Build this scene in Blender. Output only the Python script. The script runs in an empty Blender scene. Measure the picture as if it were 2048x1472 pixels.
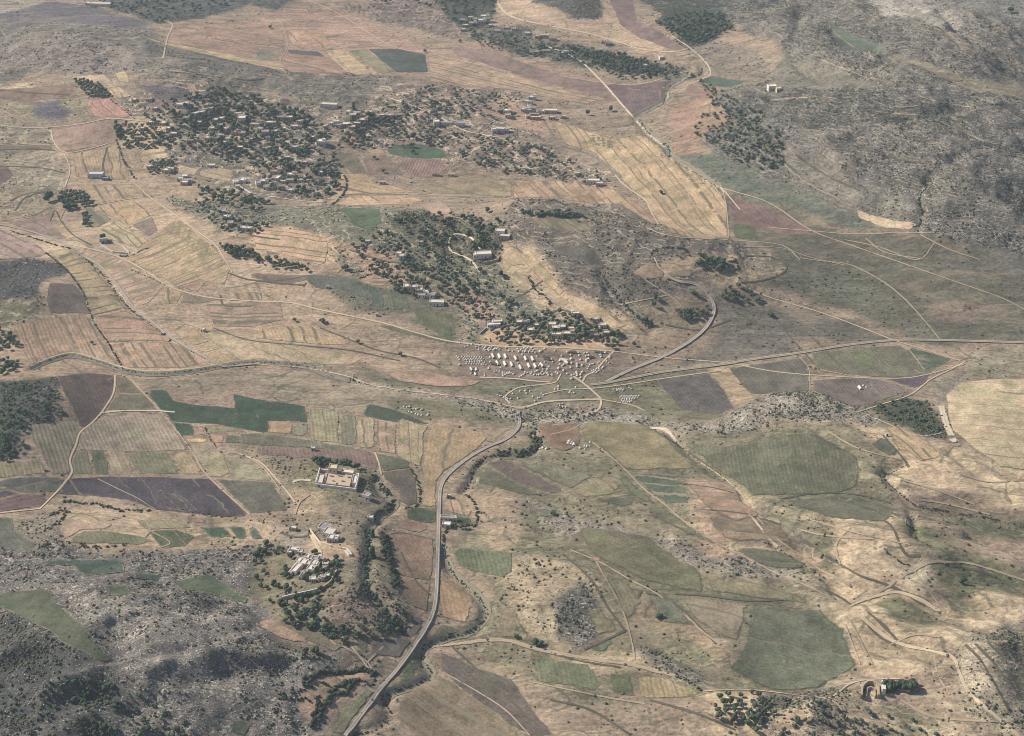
import bpy, bmesh, math, random
import numpy as np
from mathutils import Vector
from mathutils.geometry import delaunay_2d_cdt
R = math.radians
rnd = random.Random(7)
nr = np.random.RandomState(11)
scn = bpy.context.scene
COL = scn.collection

# ---------------------------------------------------------------- camera, sky, sun, exposure
F, PITCH, CAMZ = 3349.0, R(30.0), 700.0
cd = bpy.data.cameras.new('camera'); cam = bpy.data.objects.new('camera', cd); COL.objects.link(cam)
cam.location = (0, 0, CAMZ); cam.rotation_euler = (R(90) - PITCH, 0, 0)
cd.sensor_width = 36; cd.lens = 36 * F / 2048; cd.clip_start = 1; cd.clip_end = 30000
scn.camera = cam
SUN_EL = R(38); SUN_AZ = math.atan2(-1.0, 0.32)          # light comes from the left, slightly beyond
world = bpy.data.worlds.new("World"); scn.world = world; world.use_nodes = True
wn = world.node_tree
sky = wn.nodes.new('ShaderNodeTexSky'); sky.sky_type = 'NISHITA'; sky.sun_disc = False
sky.sun_elevation = SUN_EL; sky.sun_rotation = SUN_AZ; sky.altitude = 500
bg = wn.nodes['Background']; bg.inputs[1].default_value = 0.074
wn.links.new(sky.outputs[0], bg.inputs[0])
sl = bpy.data.lights.new('sun', 'SUN'); sl.energy = 5.0; sl.angle = R(0.5); sl.color = (1.0, 0.93, 0.82)
so = bpy.data.objects.new('sun', sl); COL.objects.link(so)
sd = Vector((math.sin(SUN_AZ) * math.cos(SUN_EL), math.cos(SUN_AZ) * math.cos(SUN_EL), math.sin(SUN_EL)))
so.rotation_euler = sd.to_track_quat('Z', 'Y').to_euler(); so.location = (0, 1200, 900)
scn.view_settings.view_transform = 'Standard'; scn.view_settings.look = 'None'
scn.view_settings.exposure = 0.53; scn.view_settings.gamma = 1.0
scn.cycles.max_bounces = 6; scn.cycles.diffuse_bounces = 2; scn.cycles.volume_bounces = 1; scn.cycles.transparent_max_bounces = 8
scn.cycles.pixel_filter_type = 'BLACKMAN_HARRIS'; scn.cycles.filter_width = 1.0
KG = 0.70

def lin(c):
    a = np.array(c[:3], float) / 255.
    return np.where(a <= .04045, a / 12.92, ((a + .055) / 1.055) ** 2.4)
def alb(c):
    l = lin(c); g = l @ np.array([.3, .55, .15])
    l = g + (l - g) * 1.04
    return np.clip(l * KG * np.array([1.02, .985, 1.01]), 0.004, .8)

# ---------------------------------------------------------------- helpers
def pts(s):
    return np.array([[float(q) for q in p.split(',')] for p in s.split()])
_T = nr.rand(256, 256)
def vnoise(x, y, scale, seed=0):
    x = x / scale + seed * 17.31; y = y / scale + seed * 7.77
    xi = np.floor(x).astype(int); yi = np.floor(y).astype(int)
    fx = x - xi; fy = y - yi; fx = fx * fx * (3 - 2 * fx); fy = fy * fy * (3 - 2 * fy)
    a = _T[xi & 255, yi & 255]; b = _T[(xi + 1) & 255, yi & 255]; c = _T[xi & 255, (yi + 1) & 255]; d = _T[(xi + 1) & 255, (yi + 1) & 255]
    return (a * (1 - fx) + b * fx) * (1 - fy) + (c * (1 - fx) + d * fx) * fy
def fbm(x, y, scale, seed=0, oct=4):
    s = 0; a = .5
    for i in range(oct):
        s = s + a * (vnoise(x, y, scale / 2 ** i, seed + i * 3) - .5) * 2; a *= .5
    return s
def rays(uv):
    uv = np.atleast_2d(uv); a = (uv[:, 0] - 1024) / F; b = -(uv[:, 1] - 736) / F
    return np.stack([a, math.cos(PITCH) + b * math.sin(PITCH), -math.sin(PITCH) + b * math.cos(PITCH)], 1)
def at_z(uv, z=0.):
    d = rays(uv); t = (CAMZ - z) / -d[:, 2]
    return d[:, :2] * t[:, None]
def inpoly(px, py, poly):
    ins = np.zeros(px.shape, bool); n = len(poly); j = n - 1
    for i in range(n):
        xi, yi = poly[i]; xj, yj = poly[j]
        if yi != yj:
            c = ((yi > py) != (yj > py)) & (px < (xj - xi) * (py - yi) / (yj - yi) + xi)
            ins ^= c
        j = i
    return ins
def smooth_line(p, step=14.):
    p = np.asarray(p, float)
    if len(p) < 3: q = p
    else:
        e = np.vstack([2 * p[0] - p[1], p, 2 * p[-1] - p[-2]]); q = []
        for i in range(1, len(e) - 2):
            for t in np.linspace(0, 1, 6, endpoint=False):
                a, b, c, d = e[i - 1], e[i], e[i + 1], e[i + 2]
                q.append(.5 * ((2 * b) + (c - a) * t + (2 * a - 5 * b + 4 * c - d) * t * t + (3 * b - a - 3 * c + d) * t ** 3))
        q.append(p[-1]); q = np.array(q)
    return q
def resample(q, step):
    d = np.r_[0, np.cumsum(np.hypot(*np.diff(q[:, :2], axis=0).T))]
    n = max(2, int(d[-1] / step) + 1); s = np.linspace(0, d[-1], n)
    return np.stack([np.interp(s, d, q[:, k]) for k in range(q.shape[1])], 1)

def mesh(name, v, f, mat=None, smooth=False, attrs=None, parent=None, link=True):
    """v (n,3); f (m,k) uniform array, or a list of tuples"""
    me = bpy.data.meshes.new(name)
    if isinstance(f, np.ndarray):
        v = np.ascontiguousarray(v, np.float32); m, k = f.shape
        me.vertices.add(len(v)); me.vertices.foreach_set('co', v.ravel())
        me.loops.add(m * k); me.loops.foreach_set('vertex_index', f.astype(np.int32).ravel())
        me.polygons.add(m); me.polygons.foreach_set('loop_start', np.arange(0, m * k, k, dtype=np.int32))
        me.update(calc_edges=True)
    else:
        me.from_pydata([tuple(map(float, q)) for q in v], [], f); me.update()
    for an, (typ, arr) in (attrs or {}).items():
        at = me.attributes.new(an, typ, 'POINT')
        at.data.foreach_set({'FLOAT': 'value', 'FLOAT_VECTOR': 'vector', 'FLOAT_COLOR': 'color'}[typ], np.ascontiguousarray(arr, np.float32).ravel())
    if smooth: me.polygons.foreach_set('use_smooth', np.ones(len(me.polygons), bool))
    if mat: me.materials.append(mat)
    if not link: return me
    o = bpy.data.objects.new(name, me); COL.objects.link(o)
    if parent: o.parent = parent
    return o
def tag(o, label=None, cat=None, group=None, kind=None):
    if label: o['label'] = label
    if cat: o['category'] = cat
    if group: o['group'] = group
    if kind: o['kind'] = kind
    return o
def empty(name, loc, rz=0.):
    o = bpy.data.objects.new(name, None); COL.objects.link(o); o.location = loc; o.rotation_euler = (0, 0, rz)
    o.empty_display_size = 1; return o

# ---------------------------------------------------------------- materials
class NT:
    def __init__(s, name):
        s.m = bpy.data.materials.new(name); s.m.use_nodes = True; s.t = s.m.node_tree
        s.b = s.t.nodes['Principled BSDF']; s.b.inputs['Roughness'].default_value = .95
        s.b.inputs['Specular IOR Level'].default_value = .15
    def n(s, typ, **kw):
        o = s.t.nodes.new(typ)
        for k, v in kw.items(): setattr(o, k, v)
        return o
    def L(s, a, b): s.t.links.new(a, b)
    def val(s, x, sock):
        if isinstance(x, (int, float)): sock.default_value = x
        else: s.L(x, sock)
    def math(s, op, a, b=0., c=None, clamp=False):
        o = s.n('ShaderNodeMath', operation=op, use_clamp=clamp); s.val(a, o.inputs[0]); s.val(b, o.inputs[1])
        if c is not None: s.val(c, o.inputs[2])
        return o.outputs[0]
    def attr(s, name):
        return s.n('ShaderNodeAttribute', attribute_name=name)
    def sep(s, x):
        o = s.n('ShaderNodeSeparateXYZ'); s.L(x, o.inputs[0]); return o.outputs
    def pos(s, scale=(1, 1, 1), rot=0.):
        g = s.n('ShaderNodeNewGeometry'); mp = s.n('ShaderNodeMapping'); mp.inputs['Scale'].default_value = scale
        mp.inputs['Rotation'].default_value = (0, 0, rot); s.L(g.outputs['Position'], mp.inputs[0]); return mp.outputs[0]
    def noise(s, vec, sc, det=3, rough=.55, dist=0.):
        o = s.n('ShaderNodeTexNoise'); s.L(vec, o.inputs['Vector']); o.inputs['Scale'].default_value = sc
        o.inputs['Detail'].default_value = det; o.inputs['Roughness'].default_value = rough; o.inputs['Distortion'].default_value = dist
        return o.outputs['Fac']
    def remap(s, x, a, b, c=0., d=1., mode='SMOOTHSTEP'):
        o = s.n('ShaderNodeMapRange', interpolation_type=mode); s.val(x, o.inputs[0])
        for i, q in zip((1, 2, 3, 4), (a, b, c, d)): s.val(q, o.inputs[i])
        return o.outputs[0]
    def mix(s, fac, a, b, mode='MIX'):
        o = s.n('ShaderNodeMix', data_type='RGBA', blend_type=mode); s.val(fac, o.inputs[0])
        for q, k in ((a, 6), (b, 7)):
            if isinstance(q, (tuple, list, np.ndarray)): o.inputs[k].default_value = (*[float(z) for z in q[:3]], 1)
            else: s.L(q, o.inputs[k])
        return o.outputs[2]
    def scale(s, col, f):
        o = s.n('ShaderNodeVectorMath', operation='SCALE'); s.L(col, o.inputs[0]); s.val(f, o.inputs['Scale']); return o.outputs[0]
    def out(s, col): s.L(col, s.b.inputs['Base Color'])
    def bump(s, h, dist=1., strength=1.):
        o = s.n('ShaderNodeBump'); o.inputs['Distance'].default_value = dist; o.inputs['Strength'].default_value = strength
        s.L(h, o.inputs['Height']); s.L(o.outputs[0], s.b.inputs['Normal'])
    def alpha(s, a): s.L(a, s.b.inputs['Alpha'])

def mat_ground():
    t = NT('ground_cover')
    base = t.attr('base').outputs['Color']; pr = t.sep(t.attr('prm').outputs['Vector'])
    rock, scrub, terr = pr[0], pr[1], pr[2]
    p = t.pos(); ps = t.pos((.62, 1.05, 1.), R(-14))
    big = t.noise(p, .012, 5, .6, .6); mid = t.noise(ps, .07, 5, .62, .4); fine = t.noise(ps, .42, 4, .65)
    m = t.math('MULTIPLY', t.remap(big, .25, .75, .88, 1.12), t.remap(mid, .25, .75, .80, 1.2))
    m = t.math('MULTIPLY', m, t.remap(fine, .28, .72, .62, 1.38))
    c = t.scale(base, m)
    # warm / green drift of the soil and grass
    hue = t.noise(p, .03, 4, .6)
    c = t.mix(t.remap(hue, .35, .7, 0., .5), c, t.mix(1., c, (.91, 1.0, .92), 'MULTIPLY'))
    c = t.scale(c, t.remap(t.noise(p, 1.05, 3, .7), .3, .7, .82, 1.18))
    # faint plough / sheep-track streaks
    st = t.noise(t.pos((.13, 1., 1.), R(-20)), .16, 5, .62, .5); st2 = t.noise(t.pos((.16, 1., 1.), R(24)), .11, 5, .6, .6)
    c = t.scale(c, t.math('MULTIPLY', t.remap(st, .32, .68, .86, 1.14), t.remap(st2, .32, .68, .88, 1.12)))
    # old plot boundaries and worn ways
    wv = t.n('ShaderNodeVectorMath', operation='MULTIPLY_ADD'); nz = t.n('ShaderNodeTexNoise'); t.L(p, nz.inputs['Vector']); nz.inputs['Scale'].default_value = .02; nz.inputs['Detail'].default_value = 3
    t.L(nz.outputs['Color'], wv.inputs[0]); wv.inputs[1].default_value = (34, 34, 0); t.L(t.pos((.8, 1.25, 0), R(-16)), wv.inputs[2])
    vo = t.n('ShaderNodeTexVoronoi', feature='DISTANCE_TO_EDGE'); t.L(wv.outputs[0], vo.inputs['Vector']); vo.inputs['Scale'].default_value = .026
    vc = t.n('ShaderNodeTexVoronoi', feature='F1'); t.L(wv.outputs[0], vc.inputs['Vector']); vc.inputs['Scale'].default_value = .026
    smoo = t.remap(rock, .12, .35, 1., 0.)
    cell = t.n('ShaderNodeSeparateColor'); t.L(vc.outputs['Color'], cell.inputs[0])
    c = t.scale(c, t.math('ADD', 1., t.math('MULTIPLY', t.math('MULTIPLY', t.math('SUBTRACT', cell.outputs[0], .5), .16), smoo)))
    pl = t.math('MULTIPLY', t.remap(vo.outputs['Distance'], .010, .030, 1., 0.), t.remap(t.noise(p, .03, 4, .6), .46, .54))
    c = t.mix(t.math('MULTIPLY', t.math('MULTIPLY', pl, smoo), .6), c, alb((84, 86, 74)))
    pt = t.remap(t.noise(t.pos((.5, 1., 1.), R(-20)), .035, 6, .68, .8), .52, .64)
    c = t.mix(t.math('MULTIPLY', t.math('MULTIPLY', pt, .26), smoo), c, alb((194, 174, 146)))
    # dark low scrub
    sn = t.noise(ps, .42, 4, .66, .8)
    th = t.math('SUBTRACT', .69, t.math('MULTIPLY', scrub, .36))
    sm = t.remap(t.math('SUBTRACT', sn, th), 0., .07)
    sm = t.math('MULTIPLY', sm, t.remap(scrub, .02, .12))
    c = t.mix(t.math('MULTIPLY', sm, .8), c, alb((76, 84, 74)))
    # limestone showing through as broken ledges and boulders
    rn = t.noise(ps, .31, 6, .70, 2.4)
    gate = t.noise(p, .045, 3, .5)
    rk = t.math('MULTIPLY', rock, t.remap(gate, .3, .62, .8, 1.08))
    th = t.math('SUBTRACT', .735, t.math('MULTIPLY', rk, .31))
    rm = t.remap(t.math('SUBTRACT', rn, th), 0., .06)
    # terraces follow the contours
    z = t.sep(p)[2]
    wob = t.math('MULTIPLY', t.noise(p, .03, 4, .6), 6.)
    ph = t.math('FRACT', t.math('ADD', t.math('MULTIPLY', z, .38), wob))
    tl = t.math('MULTIPLY', t.remap(ph, .0, .06), t.remap(ph, .16, .30, 1., 0.))
    tl = t.math('MULTIPLY', tl, t.remap(t.noise(p, .12, 3), .40, .5))
    tl = t.math('MULTIPLY', tl, t.math('MULTIPLY', terr, 1.8), clamp=True)
    dk = t.math('MULTIPLY', t.remap(ph, .80, .92), t.remap(ph, .93, 1., 1., 0.))
    dk = t.math('MULTIPLY', t.math('MULTIPLY', dk, t.math('MULTIPLY', terr, 1.8)), t.remap(t.noise(p, .1, 2), .4, .6), clamp=True)
    c = t.mix(t.math('MULTIPLY', dk, .55), c, alb((84, 86, 76)))
    lime = t.mix(t.noise(p, .9, 2), alb((170, 164, 152)), alb((222, 214, 196)))
    c = t.mix(t.math('MULTIPLY', rm, .85), c, lime)
    c = t.mix(t.math('MULTIPLY', tl, .75), c, alb((214, 198, 170)))
    t.out(c)
    h = t.math('ADD', t.math('MULTIPLY', rm, .5), t.math('ADD', t.math('MULTIPLY', sm, .7), t.math('MULTIPLY', fine, .6)))
    t.bump(h, 1.4, .8)
    return t.m
def mat_field():
    t = NT('field_soil')
    base = t.attr('base').outputs['Color']; uv = t.sep(t.attr('fuv').outputs['Vector']); pr = t.sep(t.attr('fprm').outputs['Vector'])
    line_w, strip_s, row_s = pr[0], pr[1], pr[2]
    ex = t.sep(t.attr('fex').outputs['Vector'])          # edge tone, line tone, mottling
    p = t.pos(); wob = t.math('MULTIPLY', t.math('SUBTRACT', t.noise(p, .03, 4), .5), .8)
    su0 = t.math('ADD', uv[0], wob)
    su = t.math('ADD', su0, t.math('MULTIPLY', t.math('SINE', t.math('MULTIPLY', su0, 2.3)), .30))
    wn_ = t.n('ShaderNodeTexWhiteNoise', noise_dimensions='1D'); t.L(t.math('FLOOR', su), wn_.inputs['W'])
    tone = t.math('ADD', 1., t.math('MULTIPLY', t.math('SUBTRACT', wn_.outputs['Value'], .5), strip_s))
    big = t.noise(p, .016, 5, .6, .7); mid = t.noise(p, .09, 5, .65); fine = t.noise(p, .5, 4, .75)
    m = t.math('MULTIPLY', t.remap(big, .25, .75, .80, 1.16), t.remap(mid, .28, .72, .74, 1.22))
    m = t.math('MULTIPLY', m, t.remap(fine, .28, .72, .72, 1.28)); m = t.math('MULTIPLY', m, tone)
    rows = t.math('SINE', t.math('MULTIPLY', t.math('ADD', uv[1], t.math('MULTIPLY', wob, 1.5)), 6.2832))
    rg = t.remap(t.noise(p, .03, 3), .35, .65, .3, 1.)
    m = t.math('MULTIPLY', m, t.math('ADD', 1., t.math('MULTIPLY', t.math('MULTIPLY', rows, row_s), rg)))
    c = t.scale(base, m)
    c = t.scale(c, t.remap(t.noise(p, 1.1, 3, .7), .3, .7, .86, 1.14))
    hue = t.noise(p, .035, 4, .6)
    c = t.mix(t.remap(hue, .4, .7, 0., .55), c, t.mix(1., c, (.88, 1.0, .92), 'MULTIPLY'))
    # weedy patches and pale stony patches
    wd = t.math('MULTIPLY', t.remap(t.noise(p, .05, 6, .7, .5), .50, .66), ex[2])
    c = t.mix(wd, c, t.mix(1., c, (.62, .74, .62), 'MULTIPLY'))
    pale = t.math('MULTIPLY', t.remap(t.noise(p, .075, 6, .72, 1.2), .60, .74), ex[2])
    c = t.mix(t.math('MULTIPLY', pale, .6), c, alb((196, 178, 150)))
    # balks between strips
    fr = t.math('FRACT', su); dd = t.math('MINIMUM', fr, t.math('SUBTRACT', 1., fr))
    brk = t.remap(t.noise(p, .055, 3, .6), .38, .47)
    wl = t.math('MULTIPLY', line_w, t.remap(fine, .3, .7, .5, 2.1))
    ln = t.math('MULTIPLY', t.math('LESS_THAN', dd, wl), brk)
    lc = t.mix(ex[1], alb((74, 76, 66)), alb((196, 184, 154)))
    c = t.mix(t.math('MULTIPLY', ln, .9), c, lc)
    # margins
    en = t.noise(p, .3, 4, .7)
    e = t.remap(t.math('SUBTRACT', uv[2], t.math('MULTIPLY', t.math('SUBTRACT', en, .3), 4.2)), 0., .9, 1., 0.)
    e = t.math('MULTIPLY', e, t.remap(t.noise(p, .04, 2), .34, .48))
    ec = t.mix(ex[0], alb((84, 88, 74)), alb((206, 190, 160)))
    c = t.mix(t.math('MULTIPLY', e, .55), c, ec)
    t.out(c)
    sf = t.attr('soft').outputs['Fac']; n3 = t.math('ADD', t.math('MULTIPLY', en, .4), t.math('MULTIPLY', t.noise(p, .07, 4, .6), .6))
    t.alpha(t.remap(t.math('DIVIDE', t.math('SUBTRACT', uv[2], t.math('MULTIPLY', t.math('SUBTRACT', n3, .3), t.math('MULTIPLY', sf, 2.4))), sf), -.05, .5))
    t.bump(t.math('ADD', fine, t.math('MULTIPLY', rows, t.math('MULTIPLY', row_s, 1.2))), .7, .6)
    return t.m
def mat_track(name, c1, c2, soft=.45):
    t = NT(name); uv = t.sep(t.attr('cr').outputs['Vector']); p = t.pos()
    a = t.math('ABSOLUTE', uv[0]); n = t.noise(p, .35, 4, .7); n2 = t.noise(p, .06, 3)
    c = t.mix(n, alb(c1), alb(c2)); c = t.scale(c, t.remap(n2, .3, .7, .86, 1.12))
    ruts = t.remap(t.math('ABSOLUTE', t.math('SUBTRACT', a, .42)), .1, .3)
    c = t.mix(t.math('MULTIPLY', ruts, .3), c, alb((150, 138, 112)))
    t.out(c)
    e = t.math('ADD', a, t.math('MULTIPLY', t.math('SUBTRACT', n, .5), 1.5))
    e = t.math('ADD', e, t.math('MULTIPLY', t.math('SUBTRACT', n2, .5), soft * 2))
    t.alpha(t.remap(e, .75, 1.0, 1., 0.)); return t.m
def mat_paved(name, cen, edge, verge):
    t = NT(name); uv = t.sep(t.attr('cr').outputs['Vector']); p = t.pos()
    a = t.math('ABSOLUTE', uv[0]); n = t.noise(p, .3, 4, .65)
    c = t.mix(t.remap(a, .30, .36), alb(cen), alb(edge))
    c = t.mix(t.remap(a, .62, .70), c, alb(verge))
    c = t.mix(t.math('MULTIPLY', t.remap(a, .05, .09, 1., 0.), .6), c, alb((200, 196, 186)))
    c = t.scale(c, t.remap(n, .25, .75, .84, 1.14)); t.out(c)
    t.b.inputs['Roughness'].default_value = .8
    t.alpha(t.remap(t.math('ADD', a, t.math('MULTIPLY', t.math('SUBTRACT', n, .5), 1.0)), .85, 1.0, 1., 0.)); return t.m
def mat_noisy(name, c1, c2, sc=.5, bump=.0, rough=.95, tint=False):
    leafy = 'leaves' in name
    t = NT(name); p = t.pos(); n = t.noise(p, sc, 4, .65); c = t.mix(n, alb(c1), alb(c2))
    if tint:
        a = t.attr('tint').outputs['Fac']; c = t.scale(c, t.remap(a, 0., 1., .65, 1.4, 'LINEAR'))
    oi = t.n('ShaderNodeObjectInfo'); c = t.scale(c, t.remap(oi.outputs['Random'], 0., 1., .70 if leafy else .86, 1.38 if leafy else 1.14, 'LINEAR'))
    if leafy: c = t.mix(t.remap(t.math('FRACT', t.math('MULTIPLY', oi.outputs['Random'], 7.)), .5, 1., 0., .6), c, t.mix(1., c, (1.25, 1.05, .8), 'MULTIPLY'))
    t.out(c); t.b.inputs['Roughness'].default_value = rough
    if bump: t.bump(n, bump, .6)
    return t.m
M = {}
M['ground'] = mat_ground(); M['field'] = mat_field()
M['dirt'] = mat_track('packed_dirt', (196, 178, 150), (222, 206, 178))
M['faint'] = mat_track('worn_ground', (168, 152, 130), (200, 182, 154), 1.3)
M['chalk'] = mat_track('chalky_gravel', (214, 200, 172), (236, 224, 200), .5)
M['darkt'] = mat_track('old_road', (120, 116, 108), (146, 140, 128), .3)
M['bank'] = mat_track('weedy_bank', (74, 78, 68), (100, 98, 82), 1.2)
M['bed'] = mat_track('stream_gravel', (104, 106, 92), (160, 152, 134), .9)
M['wash'] = mat_track('stream_water', (196, 198, 190), (150, 158, 150), .9)
M['road'] = mat_paved('road_surface', (138, 134, 130), (192, 182, 164), (138, 128, 108))
M['road2'] = mat_paved('tar_road', (110, 112, 108), (196, 182, 156), (128, 124, 104))
M['olive'] = mat_noisy('olive_leaves', (60, 78, 64), (94, 110, 84), .5, .3, .8, True)
M['oak'] = mat_noisy('oak_leaves', (44, 64, 52), (78, 98, 70), .5, .3, .8, True)
M['bark'] = mat_noisy('bark', (88, 78, 66), (120, 106, 90), 2.)
M['scrub'] = mat_noisy('scrub_leaves', (60, 70, 62), (98, 102, 82), .25, .2, .9, True)
M['hedge'] = mat_noisy('hedge_leaves', (40, 54, 46), (70, 82, 60), .3, .3, .9, True)
M['rock'] = mat_noisy('limestone', (150, 142, 126), (214, 204, 184), .3, .2, .95, True)
M['canvas'] = mat_noisy('tent_canvas', (200, 195, 182), (228, 222, 208), 1.2, .05, .85)
M['drab'] = mat_noisy('drab_canvas', (84, 88, 76), (104, 106, 92), 1., .05)
M['opening'] = mat_noisy('dark_opening', (46, 44, 44), (62, 58, 54), 1.)
M['plaster'] = mat_noisy('white_plaster', (216, 208, 194), (238, 232, 218), .4, .04, .9)
M['cream'] = mat_noisy('cream_render', (206, 190, 160), (228, 214, 186), .4, .04, .9)
M['stone'] = mat_noisy('stone_masonry', (172, 154, 130), (208, 192, 166), .6, .1, .95)
M['pink'] = mat_noisy('pink_render', (196, 164, 146), (216, 188, 168), .5, .05, .95)
M['roof'] = mat_noisy('roof_screed', (216, 208, 194), (238, 232, 218), .3, .05, .9)
M['grey'] = mat_noisy('grey_roof', (140, 138, 142), (172, 168, 168), .4, .05, .85)
M['tin'] = mat_noisy('sheet_metal', (206, 208, 204), (228, 228, 220), .5, .02, .55)
M['earth'] = mat_noisy('yard_earth', (180, 162, 140), (198, 180, 156), .4, .1)
M['door'] = mat_noisy('door_paint', (70, 84, 92), (90, 98, 100), 1.)
M['glass'] = mat_noisy('window_glass', (40, 46, 54), (58, 64, 72), 1., 0, .25)
# ---------------------------------------------------------------- the lie of the land (measured on the photograph, stored as ground positions)
HILLS = [  # u, v, height m, radius x m, radius y m, turn deg
 (130,110,34,200,190,0),(330,215,10,120,90,0),(520,215,18,190,110,-15),(700,165,14,150,90,0),(930,215,12,190,80,-10),
 (1060,95,12,160,110,-20),(1380,60,30,85,120,0),(1130,10,22,90,110,0),(1800,200,60,210,250,-10),(1950,60,45,160,200,0),(1600,120,26,90,90,0),
 (1560,330,22,130,130,-20),(1950,420,30,120,110,0),(1180,470,28,150,60,-25),(1060,520,14,70,70,0),(1280,560,24,90,60,0),(1420,525,12,90,40,0),
 (860,470,25,150,80,0),(600,470,9,90,50,0),(400,460,10,90,70,0),(50,580,16,48,45,0),(30,850,20,50,80,0),
 (270,1230,24,100,60,-10),(60,1380,20,90,60,0),(430,1370,16,90,40,0),(160,1060,9,60,35,0),
 (640,960,9,60,50,0),(690,1120,13,42,70,0),(730,1210,14,40,34,0),(1600,880,9,90,55,-15),(1740,1080,14.4,50,42,0),(1960,860,9.6,70,70,0),
 (1120,1180,7.2,45,40,0),(1560,1020,7.2,90,50,-20),(1820,1230,7.2,34,26,0),(1850,1130,5.4,34,22,0),(1980,1350,13.2,50,45,0),(1960,1150,7.2,60,30,0),
 (1420,1180,5.4,90,60,-20),(1420,1040,4.8,120,40,-20),(1290,1410,5.4,80,28,-15),(1560,1450,6,60,30,0),(1700,930,4.8,60,30,0),(380,200,8,60,60,0),(170,490,6,40,30,0),
]
def smoothpoly(s, closed=False): return pts(s)
CUTS = [  # dry stream beds: line, depth, width
 ("500,1290 560,1300 640,1312 700,1332", 3, 10),("232,1316 320,1300 410,1330 560,1342 740,1346", 2.6, 16),("120,1180 180,1250 235,1310", 2.6, 12),("200,1160 340,1165 500,1210 520,1240", 3.5, 11),("210,1330 230,1390 330,1460", 2.6, 14),
 ("885,1095 900,1140 920,1165 955,1195 970,1220 965,1245 940,1265 900,1275 870,1285 848,1297 845,1320 862,1350 830,1370 790,1385 768,1400", 3.5, 7),
 ("770,1405 780,1430 755,1455 700,1472", 3, 7),
 ("750,960 765,990 790,1010 760,1035 740,1060 735,1100 732,1150 738,1180 760,1210 790,1240 808,1260", 3.4, 8),
 ("1060,862 1078,885 1060,905 1010,907 965,922 942,960 925,985", 3, 6),
 ("1402,135 1402,148 1370,158 1335,178 1330,200 1300,218 1272,235 1285,255 1300,272 1335,295 1342,315 1400,350 1440,378", 3, 8),
 ("62,737 100,722 145,712 200,726 250,742 310,749 380,744 440,734 512,726 600,732 660,752 720,768", 2.5, 6),
 ("1855,370 1838,400 1845,430 1838,455", 3.6, 8),("1812,930 1780,943 1765,955 1790,982 1830,1010 1900,1025 1990,1040 2048,1055", 3.5, 7),
 ("1820,1020 1830,1050 1830,1075 1860,1090", 3.5, 6),("1545,1090 1600,1120 1620,1150 1700,1190", 2, 5),
 ("1200,540 1215,565 1240,600 1275,635 1300,662", 4, 8),("1600,40 1592,80 1578,108 1600,140 1650,170", 3.4, 12),("1990,300 1930,320 1880,345 1855,372", 3.4, 12),("1540,195 1640,195 1700,180 1760,140 1770,128", 3., 14),("1620,330 1700,300 1760,270 1850,235 1960,215", 3, 16),("1530,240 1600,290 1660,340 1740,380", 3., 14),("1880,40 1930,90 1990,120", 6, 14),
 ("1650,1190 1700,1213 1790,1190 1880,1225", 3, 9),("1640,870 1700,900 1770,940", 3, 8),("1900,910 1960,950 2050,960", 4, 9),("1690,1000 1740,1010 1800,1040", 3, 7),("1300,856 1345,872 1390,918 1470,975 1510,1030 1560,1050 1620,1120 1690,1205", 2.4, 7),("1940,1080 2000,1100 2060,1140", 4, 9),
 ("155,500 190,533 215,560 245,600 270,625 320,665 400,720", 2, 6),
]
def rot2(x, y, a): c, s = math.cos(a), math.sin(a); return x * c + y * s, -x * s + y * c
_H = []
for (u, v, h, rx, ry, tr) in HILLS:
    c = at_z((u, v), h)[0]; _H.append((c[0], c[1], h, rx, ry, R(tr)))
def seg_dist(x, y, line):
    d = np.full(x.shape, 1e9)
    for (ax, ay), (bx, by) in zip(line[:-1], line[1:]):
        L2 = (bx - ax) ** 2 + (by - ay) ** 2 + 1e-9
        t = np.clip(((x - ax) * (bx - ax) + (y - ay) * (by - ay)) / L2, 0, 1)
        d = np.minimum(d, np.hypot(x - ax - t * (bx - ax), y - ay - t * (by - ay)))
    return d
def core(a, b, s, out, grow=1.25):
    c = np.arange(a, b + .01, s); lo = []; hi = []; st = s
    while (lo[-1] if lo else a) > out[0]: st *= grow; lo.append((lo[-1] if lo else a) - st)
    st = s
    while (hi[-1] if hi else b) < out[1]: st *= grow; hi.append((hi[-1] if hi else b) + st)
    return np.r_[lo[::-1], c, hi]
GX = core(-860, 860, 2.2, (-9000, 9000)); GY = core(690, 2520, 2.4, (-1500, 16000))
XX, YY = np.meshgrid(GX, GY)
def base_height(x, y):
    z = np.zeros_like(x)
    for (cx, cy, h, rx, ry, a) in _H:
        dx, dy = rot2(x - cx, y - cy, a); q = (dx / rx) ** 2 + (dy / ry) ** 2
        z = z + h * np.exp(-q)
    z = z + fbm(x, y, 260, 3, 4) * 7 + fbm(x, y, 60, 9, 3) * 1.6
    return z
ZG = base_height(XX, YY)
def zat(x, y):
    x = np.asarray(x, float); y = np.asarray(y, float)
    i = np.clip(np.searchsorted(GX, x) - 1, 0, len(GX) - 2); j = np.clip(np.searchsorted(GY, y) - 1, 0, len(GY) - 2)
    fx = np.clip((x - GX[i]) / (GX[i + 1] - GX[i]), 0, 1); fy = np.clip((y - GY[j]) / (GY[j + 1] - GY[j]), 0, 1)
    return (ZG[j, i] * (1 - fx) + ZG[j, i + 1] * fx) * (1 - fy) + (ZG[j + 1, i] * (1 - fx) + ZG[j + 1, i + 1] * fx) * fy
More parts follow.
